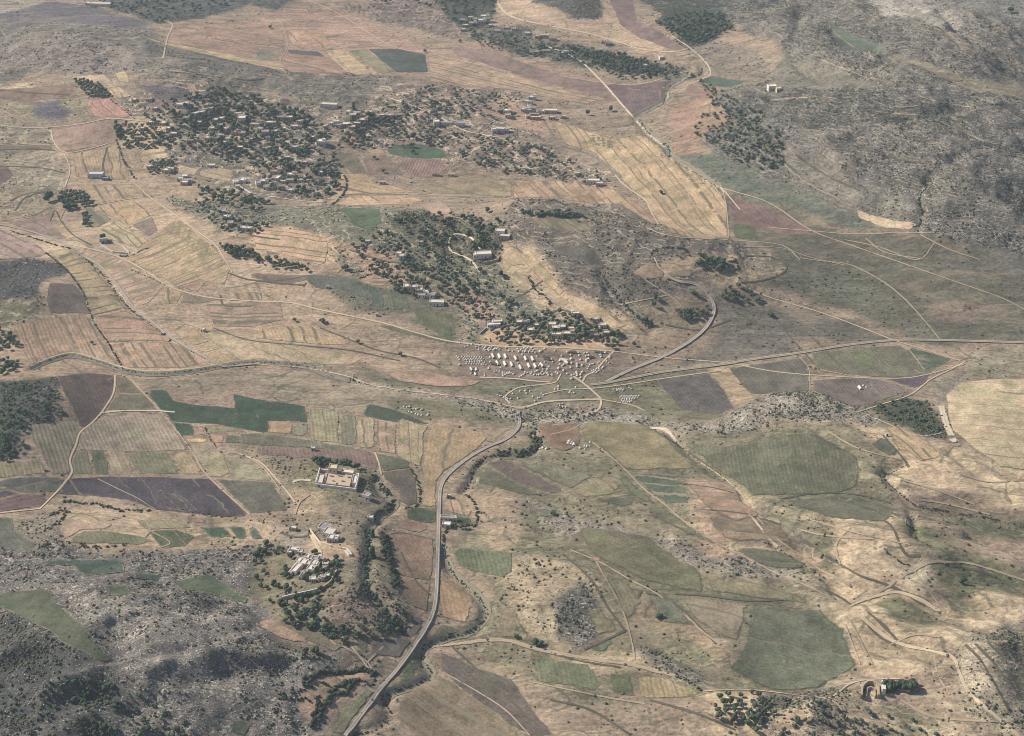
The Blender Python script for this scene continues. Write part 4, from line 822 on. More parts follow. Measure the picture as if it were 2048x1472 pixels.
lean(sst(RN, .75, 1.2) * near_r * dry, .55, (206, 188, 158)); lean((1 - sst(RN, -.1, .45)) * near_r * dry, .65, (104, 106, 84))
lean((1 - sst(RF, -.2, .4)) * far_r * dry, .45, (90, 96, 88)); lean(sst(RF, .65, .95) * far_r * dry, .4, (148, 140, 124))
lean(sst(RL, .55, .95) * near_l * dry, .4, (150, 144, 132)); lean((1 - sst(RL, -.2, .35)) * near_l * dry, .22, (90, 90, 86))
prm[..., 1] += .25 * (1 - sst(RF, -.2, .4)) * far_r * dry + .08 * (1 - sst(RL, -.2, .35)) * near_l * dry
ny, nx = shp
idx = np.arange(ny * nx).reshape(ny, nx)
quads = np.stack([idx[:-1, :-1], idx[:-1, 1:], idx[1:, 1:], idx[1:, :-1]], -1).reshape(-1, 4)
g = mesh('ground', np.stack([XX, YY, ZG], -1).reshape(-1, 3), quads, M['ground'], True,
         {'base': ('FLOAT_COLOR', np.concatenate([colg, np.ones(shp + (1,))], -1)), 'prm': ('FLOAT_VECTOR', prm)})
tag(g, 'dry hill country of brown soil, grey scrub and pale limestone', kind='structure')

# ---------------------------------------------------------------- fields
CRISP = [(100,112,94), (104,96,90), (108,98,90), (142,118,100), (108,114,88), (208,184,152), (124,126,100)]
def field(k, f):
    c, s, dr, sw, rw, ls, ss, rs, et = f; c0 = c
    if c[1] > c[0] + 5: c = ((c[0] + 5) * .95, c[1] * .94, c[2] * .95)
    poly = fpol[k]; n = len(poly)
    ctr = pts(s).mean(0); d = np.array([float(q) for q in dr.split(',')]); d = d / np.hypot(*d) * 12
    a, b = P([ctr, ctr + d])[:, :2]; d = (b - a) / np.hypot(*(b - a)); nrm = np.array([-d[1], d[0]])
    bd = []
    for i in range(n):
        p, q = poly[i], poly[(i + 1) % n]; L = np.hypot(*(q - p)); m = max(1, int(L / 7))
        nn = np.array([-(q - p)[1], (q - p)[0]]) / (L + 1e-6)
        for j in range(m):
            t = j / m; bd.append(p + (q - p) * t + (nn * rnd.uniform(-.6, .6) if j else 0))
    bd = np.array(bd); x0, y0 = bd.min(0); x1, y1 = bd.max(0); st = 5.
    gx, gy = np.meshgrid(np.arange(x0 + st / 2, x1, st), np.arange(y0 + st / 2, y1, st)); gx = gx.ravel(); gy = gy.ravel()
    m = inpoly(gx, gy, bd); gx, gy = gx[m], gy[m]
    cl = np.vstack([bd, bd[:1]]); ed = seg_dist(gx, gy, cl); m = ed > 1.6; gx, gy, ed = gx[m], gy[m], ed[m]
    vs = [Vector(q) for q in bd] + [Vector(q) for q in zip(gx, gy)]
    nb = len(bd)
    ov, _, of, _, _, _ = delaunay_2d_cdt(vs, [], [list(range(nb))], 1, 1e-4)
    v = np.array([[q.x, q.y] for q in ov]); z = zat(v[:, 0], v[:, 1]) + .14 + k * .0015
    e = seg_dist(v[:, 0], v[:, 1], cl)
    ac = v @ nrm; al = v @ d
    su = ac / sw if sw else ac * 0 + .5
    fu = np.stack([su + k * 7.3 * (1 if sw else 0), ac / rw, e], 1); o = np.ones(len(v))
    lw = (1.1 / sw * (.7 + .5 * ls)) if sw else 0
    jit = np.array([rnd.uniform(.96, 1.04) for _ in range(3)])
    ob = mesh('field', np.column_stack([v, z]), [tuple(q) for q in of], M['field'], True, {
        'base': ('FLOAT_COLOR', np.column_stack([np.outer(o, alb(c) * jit), o])), 'fuv': ('FLOAT_VECTOR', fu),
        'fprm': ('FLOAT_VECTOR', np.outer(o, [lw * ls, ss, rs])), 'fex': ('FLOAT_VECTOR', np.outer(o, [et, .1 + et * .5, .85])),
        'soft': ('FLOAT', o * (4.2 if ctr[0] > 1040 and ctr[1] > 835 and c0 not in CRISP else 1.3))})
    tag(ob, kind='structure')
for k, f in enumerate(FD): field(k, f)

# ---------------------------------------------------------------- roads, tracks and stream beds
def ribbon(name, mat, w, line, dz, step=2.6):
    L = resample(P(smooth_line(pts(line))), step)[:, :2]
    t = np.gradient(L, axis=0); t /= np.hypot(t[:, 0], t[:, 1])[:, None] + 1e-9; n = np.stack([-t[:, 1], t[:, 0]], 1)
    cs = np.array([-1, -.66, -.33, 0, .33, .66, 1.]); wv = w / 2 * (1.12 if mat.startswith('road') else 1.35)
    v = (L[:, None, :] + n[:, None, :] * cs[None, :, None] * wv).reshape(-1, 2); z = zat(v[:, 0], v[:, 1]).reshape(len(L), -1)
    if mat.startswith('road'):
        zc = np.convolve(np.pad(z.mean(1), 4, mode='edge'), np.ones(9) / 9, 'valid'); z = np.maximum(z, zc[:, None]) ; z[:, 1:-1] += .05
    z = z + dz
    m = len(cs); i = np.arange(len(L) * m).reshape(len(L), m)
    q = np.stack([i[:-1, :-1], i[:-1, 1:], i[1:, 1:], i[1:, :-1]], -1).reshape(-1, 4)
    cr = np.stack([np.tile(cs, len(L)), np.repeat(np.arange(len(L)) * step, m), np.zeros(len(L) * m)], 1)
    return mesh(name, np.column_stack([v, z.ravel()]), q, M[mat], True, {'cr': ('FLOAT_VECTOR', cr)})
NM = {'road': 'road', 'road2': 'road', 'dirt': 'dirt_road', 'faint': 'path', 'bank': 'grass_bank', 'chalk': 'dirt_road', 'darkt': 'road', 'bed': 'stream_bed', 'wash': 'stream_water'}
WS = {'road': .335, 'road2': .27, 'dirt': .31, 'faint': .30, 'bank': .42, 'chalk': .42, 'darkt': .42, 'bed': .75, 'wash': .5}
for i, (m, w, l) in enumerate(TRK):
    w *= WS[m]
    dz = {'road': .5, 'road2': .48, 'dirt': .40, 'faint': .38, 'bank': .34, 'chalk': .42, 'darkt': .44, 'bed': .36, 'wash': .39}[m] + i * .0004
    tag(ribbon(NM[m], m, w, l, dz), kind='structure')

# ---------------------------------------------------------------- leafy shapes
def ico(sub):
    bm = bmesh.new(); bmesh.ops.create_icosphere(bm, subdivisions=sub, radius=1.); bm.verts.ensure_lookup_table()
    v = np.array([q.co[:] for q in bm.verts]); f = np.array([[q.index for q in p.verts] for p in bm.faces]); bm.free(); return v, f
I1 = ico(1); I2 = ico(2)
def blobs(c, r, base=I2, jit=.22, seed=0, tint=None):
    """many crumpled leaf masses: c (n,3) centres, r (n,3) radii"""
    rs = np.random.RandomState(seed); bv, bf = base; n, m = len(c), len(bv)
    a = rs.rand(n) * 6.283; ca, sa = np.cos(a), np.sin(a)
    rad = 1 + (rs.rand(n, m) - .5) * 2 * jit
    x = bv[None, :, 0] * rad * r[:, 0:1]; y = bv[None, :, 1] * rad * r[:, 1:2]; z = bv[None, :, 2] * rad * r[:, 2:3]
    X = x * ca[:, None] - y * sa[:, None]; Y = x * sa[:, None] + y * ca[:, None]
    v = np.stack([X, Y, z], -1) + c[:, None, :]
    f = (bf[None] + (np.arange(n) * m)[:, None, None]).reshape(-1, bf.shape[1])
    ti = np.repeat(rs.rand(n) if tint is None else tint, m) * .75 + rs.rand(n * m) * .25
    return v.reshape(-1, 3), f, ti
def leafcards(c, r, n, sz, seed):
    rs = np.random.RandomState(seed); d = rs.randn(n, 3); d /= np.linalg.norm(d, axis=1)[:, None]
    i = rs.randint(0, len(c), n); p = c[i] + d * r[i] * (.85 + .35 * rs.rand(n, 1))
    u = rs.randn(n, 3); u /= np.linalg.norm(u, axis=1)[:, None]; w = np.cross(u, d); w /= np.linalg.norm(w, axis=1)[:, None] + 1e-6
    s = sz * (.6 + .8 * rs.rand(n, 1))
    q = np.stack([p - u * s, p + w * s, p + u * s + w * s * .3], 1).reshape(-1, 3)
    return q, np.arange(n * 3).reshape(n, 3), np.repeat(rs.rand(n), 3)
def join(parts):
    vs, fs, ts, o = [], [], [], 0
    for v, f, t in parts: vs.append(v); fs.append(f + o); ts.append(t); o += len(v)
    return np.vstack(vs), np.vstack(fs), np.concatenate(ts)
def crown_shape(kind, seed):
    rs = np.random.RandomState(seed); k = {'olive': 7, 'oak': 10, 'cypress': 5}[kind]
    if kind == 'cypress':
        z = np.linspace(.2, 1.5, k); c = np.stack([rs.randn(k) * .03, rs.randn(k) * .03, z], 1); r = np.stack([.3 - .13 * (z / 1.5)] * 2 + [np.full(k, .28)], 1)
    else:
        a = rs.rand(k) * 6.283; d = .55 * np.sqrt(rs.rand(k)) if kind == 'oak' else .5 * np.sqrt(rs.rand(k))
        zc = .62 + rs.rand(k) * .3 * (1.2 if kind == 'oak' else .8)
        c = np.stack([np.cos(a) * d, np.sin(a) * d, zc], 1); q = .26 + rs.rand(k) * .2
        r = np.stack([q, q, q * .78], 1); c[0] = (0, 0, .68); r[0] = (.46, .46, .36)
    return c, r
# unit crowns are about 1 radius wide; scaled to metres when placed
CRN = {}
def crown_mesh(kind, j):
    c, r = crown_shape(kind, 100 + j)
    v, f, t = join([blobs(c, r, I2, .17, j), leafcards(c, r, 320, .085, j)])
    return mesh(kind + '_crown', v, f, M['olive' if kind == 'olive' else 'oak'], False, {'tint': ('FLOAT', t)}, link=False)
def trunk_mesh(kind):
    bm = bmesh.new()
    def tube(a, b, r0, r1, n=7):
        a = Vector(a); b = Vector(b); q = (b - a).to_track_quat('Z', 'Y'); rr = []
        for p, rad in ((a, r0), (b, r1)):
            rr.append([bm.verts.new(p + q @ Vector((math.cos(i * 6.2832 / n) * rad, math.sin(i * 6.2832 / n) * rad, 0))) for i in range(n)])
        for i in range(n): bm.faces.new((rr[0][i], rr[0][(i + 1) % n], rr[1][(i + 1) % n], rr[1][i]))
    tube((0, 0, -.12), (.02, .01, .34), .085, .06)
    for a in (0.3, 2.4, 4.4): tube((.02, .01, .32), (math.cos(a) * .3, math.sin(a) * .3, .66), .045, .02)
    me = bpy.data.meshes.new('trunk'); bm.to_mesh(me); bm.free(); me.materials.append(M['bark']); return me
for kd in ('olive', 'oak', 'cypress'): CRN[kd] = [crown_mesh(kd, j) for j in range(4)]
TRUNK = trunk_mesh('x')
TN = {'olive': 'olive_tree', 'oak': 'evergreen_tree', 'cypress': 'cypress_tree'}
# ---------------------------------------------------------------- trees
TZ = [  # kind, count, diameter m, height m, outline, group phrase, label
 ('olive',270,5.2,4.4,"290,215 420,182 520,195 620,230 660,270 680,330 690,388 600,400 540,380 500,340 420,312 330,300 290,260","trees of the big hillside village","grey-green tree among the white houses of the large hillside village"),
 ('oak',190,5.2,4.6,"330,205 420,180 520,195 600,225 640,250 600,300 660,300 685,380 640,398 560,385 520,335 440,320 340,240","dark trees of the big hillside village","dark green tree in the thick groves around the hillside village"),
 ('olive',70,4.6,4.0,"243,250 330,240 350,290 330,296 250,300","trees on the pale terraces at the village edge","olive tree on the pale terraced ground at the edge of the village"),
 ('olive',34,4.,3.6,"290,327 345,318 348,345 300,352","trees in the stony walled plot","olive tree in the stony plot below the two yellow fields"),
 ('olive',340,4.2,3.6,"690,240 760,215 860,172 1010,190 1050,225 1000,242 880,230 870,258 1000,280 1060,285 1130,320 1230,360 1180,372 950,340 905,300 800,282 700,262","trees of the middle hamlets","small olive tree on the terraces around the middle hamlets"),
 ('olive',170,4.4,4.,"930,60 1040,75 1130,92 1250,112 1370,138 1335,160 1240,160 1160,125 1080,118 960,100","trees of the far village","small tree in the groves of the far village"),
 ('oak',90,5.,5.4,"1130,95 1250,112 1340,145 1280,160 1170,120","dark trees of the far village","dark tree in the thick grove below the far village"),
 ('olive',150,4.4,3.8,"1400,232 1470,215 1560,265 1572,330 1520,348 1440,305 1385,265","trees of the rocky orchard","olive tree in the rocky orchard on the slope beyond the stream"),
 ('olive',120,4.8,4.4,"965,642 1100,622 1180,640 1240,668 1238,692 1180,684 1000,692 975,670","trees above the tent camp","olive tree in the hamlet grove just above the tent camp"),
 ('olive',170,4.4,4.,"680,480 790,462 900,520 960,560 1040,610 960,640 880,600 800,590 745,545","trees on the central slope","olive tree on the reddish slope between the two middle hamlets"),
 ('oak',85,4.4,3.8,"750,430 860,425 1000,440 1000,500 960,520 900,500 830,480","trees on the wooded ridge","dark tree on the green wooded ridge above the central slope"),
 ('oak',60,4.4,4.2,"395,372 470,385 540,405 520,425 450,412 400,395","trees below the hillside village","dark tree in the belt just below the hillside village"),
 ('olive',50,4.4,4.,"385,395 450,405 480,440 540,455 520,470 440,460 390,425","trees around the scattered houses","olive tree among the scattered houses below the village"),
 ('oak',34,4.4,4.2,"440,490 500,500 520,520 470,515 442,502","trees of the small grove","dark tree in the small grove beside the terraced field"),
 ('olive',40,4.6,4.2,"122,386 165,384 188,412 150,416 125,408","trees of the walled orchard","olive tree in the small walled orchard beside the big round tree"),
 ('oak',12,6.,5.,"120,400 140,395 150,425 130,420","trees beside the walled orchard","dark bushy tree beside the small walled orchard"),
 ('oak',10,4.6,4.4,"166,428 178,432 180,455 172,456","trees at the white ruin","dark tree curving around the pale stone ruin"),
 ('oak',170,3.,2.4,"-15,800 60,770 122,790 124,840 60,850 52,878 42,912 -15,932","trees of the dark wood","dark evergreen in the dense wood beside the ploughed fields"),
 ('oak',60,2.6,1.9,"-15,765 80,765 120,785 120,800 60,790 -15,805","bushy trees at the rim of the dark wood","low bushy evergreen at the rocky rim of the dark wood"),
 ('oak',30,3.8,3.4,"-12,655 14,660 38,690 30,702 -12,708","trees at the striped field","dark tree in the clump at the end of the striped field"),
 ('oak',18,4.4,4.2,"-12,715 40,722 45,748 -12,750","trees beside the dry stream bend","dark tree beside the bend of the hedged dry stream"),
 ('oak',64,3.4,2.6,"95,1378 150,1362 205,1355 250,1390 300,1430 355,1474 130,1474 150,1430","trees of the lower wood","dark evergreen in the loose wood on the lower rocky hill"),
 ('oak',90,2.6,2.,"0,1360 150,1340 300,1400 420,1474 0,1474","bushy trees on the lower rocky hill","low dark bush-like tree on the lower rocky hill"),
 ('olive',36,4.6,4.,"1418,1394 1500,1384 1545,1400 1520,1472 1490,1466 1432,1436","trees of the pale orchard","round olive tree in the pale orchard at the edge of the green plain"),
 ('olive',18,4.8,4.2,"1437,585 1475,572 1520,588 1516,606 1442,602","trees of the small square orchard","round tree in the small orchard beside the curved road"),
 ('olive',40,3.4,2.8,"1545,1400 1640,1400 1850,1440 1880,1474 1540,1474","trees of the stony slope","small tree on the stony slope below the round ruin"),
 ('oak',22,5.2,4.8,"1766,1372 1830,1370 1828,1380 1768,1384","trees beside the tall white wall","dark tree in the dense row beside the tall white wall"),
 ('oak',26,4.6,4.4,"700,236 760,226 790,250 720,256","garden trees of the middle hamlet","dark garden tree between the houses of the middle hamlet"),
 ('oak',64,4.2,3.6,"500,1086 600,1098 700,1122 690,1165 650,1200 560,1232 520,1180 500,1130","trees of the white-walled hamlet","dark garden tree around the small white-walled hamlet"),
 ('oak',56,3.6,3.,"560,1205 640,1198 655,1262 700,1275 690,1290 600,1262 560,1245","trees of the terraced gardens","dark tree in the terraced gardens below the white hamlet"),
 ('oak',44,3.2,2.6,"655,1262 700,1240 760,1250 808,1215 812,1262 770,1276 700,1276","trees at the foot of the stony spur","dark tree at the foot of the round stony spur"),
 ('oak',26,4.6,4.2,"622,922 680,926 715,936 710,945 640,936","trees behind the walled compound","green tree in the row behind the large walled compound"),
 ('olive',44,4.4,4.,"145,160 172,162 222,190 215,196 178,195","trees of the square garden","tree in the square garden between two pale fields"),
 ('oak',14,5.,4.8,"226,248 236,250 242,275 236,280","trees in the row by the field","dark tree in the short row between field and terraces"),
 ('oak',90,4.6,3.6,"150,-8 520,-8 440,15 400,28 340,46 300,44 250,26 210,14","trees of the far valley","bluish dark tree in the far wooded valley"),
 ('oak',90,4.8,4.,"700,-8 1000,-8 990,36 950,58 905,46 880,22 760,8","trees of the far wood","bluish dark tree in the wood above the far village"),
 ('oak',150,5.,4.6,"1395,20 1440,28 1465,58 1420,82 1385,88 1345,70 1310,48","trees of the wooded knoll","dark tree on the wooded knoll where the valley forks"),
 ('oak',44,3.2,2.,"1745,815 1800,795 1850,808 1885,845 1885,866 1840,862","bushy trees of the green hollow","green bushy tree in the green hollow by the white gully"),
 ('olive',40,4.2,3.8,"1380,150 1480,205 1540,230 1500,240 1420,210","trees at the rocky slope foot","small tree scattered at the foot of the rocky slope"),
 ('olive',26,5.,4.4,"655,270 720,262 790,300 880,290 700,300","trees standing in the fields","solitary tree standing in the brown fields below the hamlet"),
 ('olive',20,4.6,4.,"500,515 560,520 600,530 620,545 520,535","trees of the sandy terraces","small tree along the foot of the pale sandy terraces"),
 ('oak',44,3.8,3.,"1040,424 1140,424 1180,436 1040,432","trees on the long ridge","bushy tree in the line along the crest of the long ridge"),
 ('oak',30,4.4,3.6,"1395,508 1440,520 1480,540 1470,545 1400,536","trees of the round quarry","dark tree beside the terraced round hollow"),
 ('oak',26,4.,3.4,"1350,622 1420,616 1415,630 1370,645","trees of the ravine mouth","dark bush-like tree in the ravine mouth beside the curved road"),
]
SOLO = [  # u, v, diameter, height, kind, label
 (97,402,11,9,'oak','very large round dark tree on the terraces beside the curved farm road'),(206,480,7,6,'oak','round dark tree at the corner of the white-walled yard'),
 (707,218,7,8,'cypress','lone tall dark tree between the long white shed and the hamlet'),(827,279,7,8,'oak','tall dark tree at the top edge of the green oval field'),
 (826,307,5,4.5,'olive','single tree in the middle of the green oval field'),(855,290,5,4,'olive','low tree on the upper rim of the green oval field'),(766,346,5,5,'olive','single tree at the lower corner of the maroon field'),
 (748,318,5,4,'olive','single tree between green slope and maroon field'),(720,296,4.6,4,'olive','low tree at the foot of the small orange field'),(678,294,4.6,4,'olive','single tree on the slope beside the olive hillside'),
 (1222,222,6,6,'oak','lone dark tree in the pale strips near the stream bend'),(1175,230,6,6,'oak','dark tree beside the brown hamlet terraces near the stream'),(850,105,5,4,'olive','lone tree at the upper corner of the green far field'),
 (920,85,4.6,3.6,'olive','lone tree on the purple-brown far band'),(540,57,6,4.5,'olive','dark spreading tree on the far tan plot'),(1098,676,6,5,'olive','round tree at the road side of the tan ground above camp'),
 (1012,684,5.4,5,'olive','single round tree nearest the road above the small tents'),(1205,688,5.4,5,'olive','round tree at the end of the grove above the camp'),(1225,697,5.2,4.6,'olive','lowest single tree beside the road fork above the camp'),
 (1540,633,6,4,'oak','wide low dark tree alone on the green plain'),(1268,692,4.6,4,'olive','single tree on the pale ground beside the camp road'),(975,425,5,5,'oak','single dark tree on the grassy saddle of the ridge'),
 (1322,388,5,4,'oak','dark spreading bush tree in the pale rubble terraces'),(960,545,5,5,'oak','dark tree on the hairpin of the chalk lane'),(1002,553,5.4,6,'oak','tall dark tree below the walled white house'),
 (745,1115,8,9,'cypress','tall dark poplar-like tree in the gully below the compound'),(745,1075,6,7,'cypress','narrow tall tree at the head of the gully'),(1094,1010,0,0,'',''),
 (1106,1030,5,3.4,'oak','green bush tree in the small green hollow of the slope'),(1318,1236,5,3,'oak','single green bush on the wide grassy slope'),(1070,1288,5.6,3.8,'oak','pair of rounded bushes at the foot of the pale dome'),
 (1082,1291,5,3.4,'oak','smaller bush right of its twin at the pale dome'),(1032,1276,4.4,3,'oak','small dark bush below the pale dome'),(1936,1165,0,0,'',''),(1925,1166,5,3.6,'oak','dark bush on the green slope of the pale spur'),
 (2020,24,8,6,'oak','dark tree at the far top corner beside the road'),(800,712,4.6,4,'olive','single dark tree on the bare slope'),(715,686,4.6,3.6,'olive','small tree on the tan striped ground'),(610,1310,6,4.4,'oak','dark bush by the farm path below the rocky hill'),
 (632,1308,6.4,5,'oak','round dark tree where the farm path meets the hedge'),(590,643,4,3.6,'olive','single small tree in the rubble patch'),(645,645,7,3.6,'oak','low wide dark clump in the rubble patch'),
 (832,990,0,0,'',''),(1290,645,5,5,'oak','dark tree at the lower end of the ravine'),(1302,652,5,6,'cypress','tall dark tree where the ravine meets the road'),(1310,600,6,7,'oak','tall dark clump on the cleft in the bare slope'),
 (1308,615,5,6,'oak','lower dark clump on the cleft in the bare slope'),(1388,590,7,4,'oak','large dark bush hugging the small pale mound'),(535,524,6,6,'oak','tall dark tree at the tan sandy strip'),(562,528,5,5,'oak','dark tree right beside the tall one at the sandy strip'),
 (185,688,3.6,3,'olive','tiny dark tree in the striped tan field'),(690,540,6,5,'oak','dark green tree at the end of the sandy field'),
]
trees = []                       # kind, x, y, z, dia, height, group, label
def fill(poly, n, mind):
    x0, y0 = poly.min(0); x1, y1 = poly.max(0); out = []; tries = 0
    while len(out) < n and tries < n * 40:
        tries += 1; q = (rnd.uniform(x0, x1), rnd.uniform(y0, y1))
        if not inpoly(np.array([q[0]]), np.array([q[1]]), poly)[0]: continue
        if any(abs(q[0] - o[0]) < mind and (q[0] - o[0]) ** 2 + ((q[1] - o[1]) * 1.9) ** 2 < mind * mind for o in out): continue
        out.append(q)
    return np.array(out)
KEEP = []                        # places kept free of trees: x, y, radius (houses)
# ---------------------------------------------------------------- houses
def box_faces(x0, x1, y0, y1, z0, z1, o):
    v = [(x0, y0, z0), (x1, y0, z0), (x1, y1, z0), (x0, y1, z0), (x0, y0, z1), (x1, y0, z1), (x1, y1, z1), (x0, y1, z1)]
    f = [(0, 3, 2, 1), (4, 5, 6, 7), (0, 1, 5, 4), (1, 2, 6, 5), (2, 3, 7, 6), (3, 0, 4, 7)]
    return v, [tuple(q + o for q in t) for t in f]
def boxes(name, bs, mat, parent=None, bevel=0.):
    v, f = [], []
    for b in bs:
        a, c = box_faces(*b, len(v)); v += a; f += c
    o = mesh(name, v, f, mat, False, parent=parent); return o
def ring(x0, x1, y0, y1, z0, z1, t):
    return [(x0, x1, y0, y0 + t, z0, z1), (x0, x1, y1 - t, y1, z0, z1), (x0, x0 + t, y0 + t, y1 - t, z0, z1), (x1 - t, x1, y0 + t, y1 - t, z0, z1)]
def house_block(root, x0, x1, y0, y1, h, wm, rm, win=True, door=True):
    p = .55
    w = boxes('wall', ring(x0, x1, y0, y1, -1.6, h + p, .32), wm, root)
    boxes('roof', [(x0 + .32, x1 - .32, y0 + .32, y1 - .32, h - .25, h)], rm, root)
    if door:
        dx = x0 + (x1 - x0) * rnd.uniform(.25, .7)
        boxes('door', [(dx - .5, dx + .5, y0 - .05, y0 + .06, 0, 2.1)], M['door'], root)
    if win:
        for fx in ((.14, .86) if x1 - x0 < 9 else (.1, .38, .64, .9)):
            cx = x0 + (x1 - x0) * fx
            if door and abs(cx - dx) < 1.2: continue
            wo = boxes('window', ring(cx - .5, cx + .5, -0.06, 0.06, 1.0, 2.2, .1)[:0] + [(cx - .55, cx + .55, y0 - .06, y0 + .04, .95, 1.05), (cx - .55, cx + .55, y0 - .06, y0 + .04, 2.1, 2.2), (cx - .55, cx - .45, y0 - .06, y0 + .04, 1.05, 2.1), (cx + .45, cx + .55, y0 - .06, y0 + .04, 1.05, 2.1)], M['stone'], root)
            boxes('pane', [(cx - .45, cx + .45, y0 - .03, y0 + .03, 1.05, 2.1)], M['glass'], wo)
        yc = (y0 + y1) / 2
        wo = boxes('window', [(x0 - .05, x0 + .05, yc - .45, yc + .45, 1.1, 2.1)], M['glass'], root)
def ground_at(u, v):
    p = P([(u, v)])[0]; return p
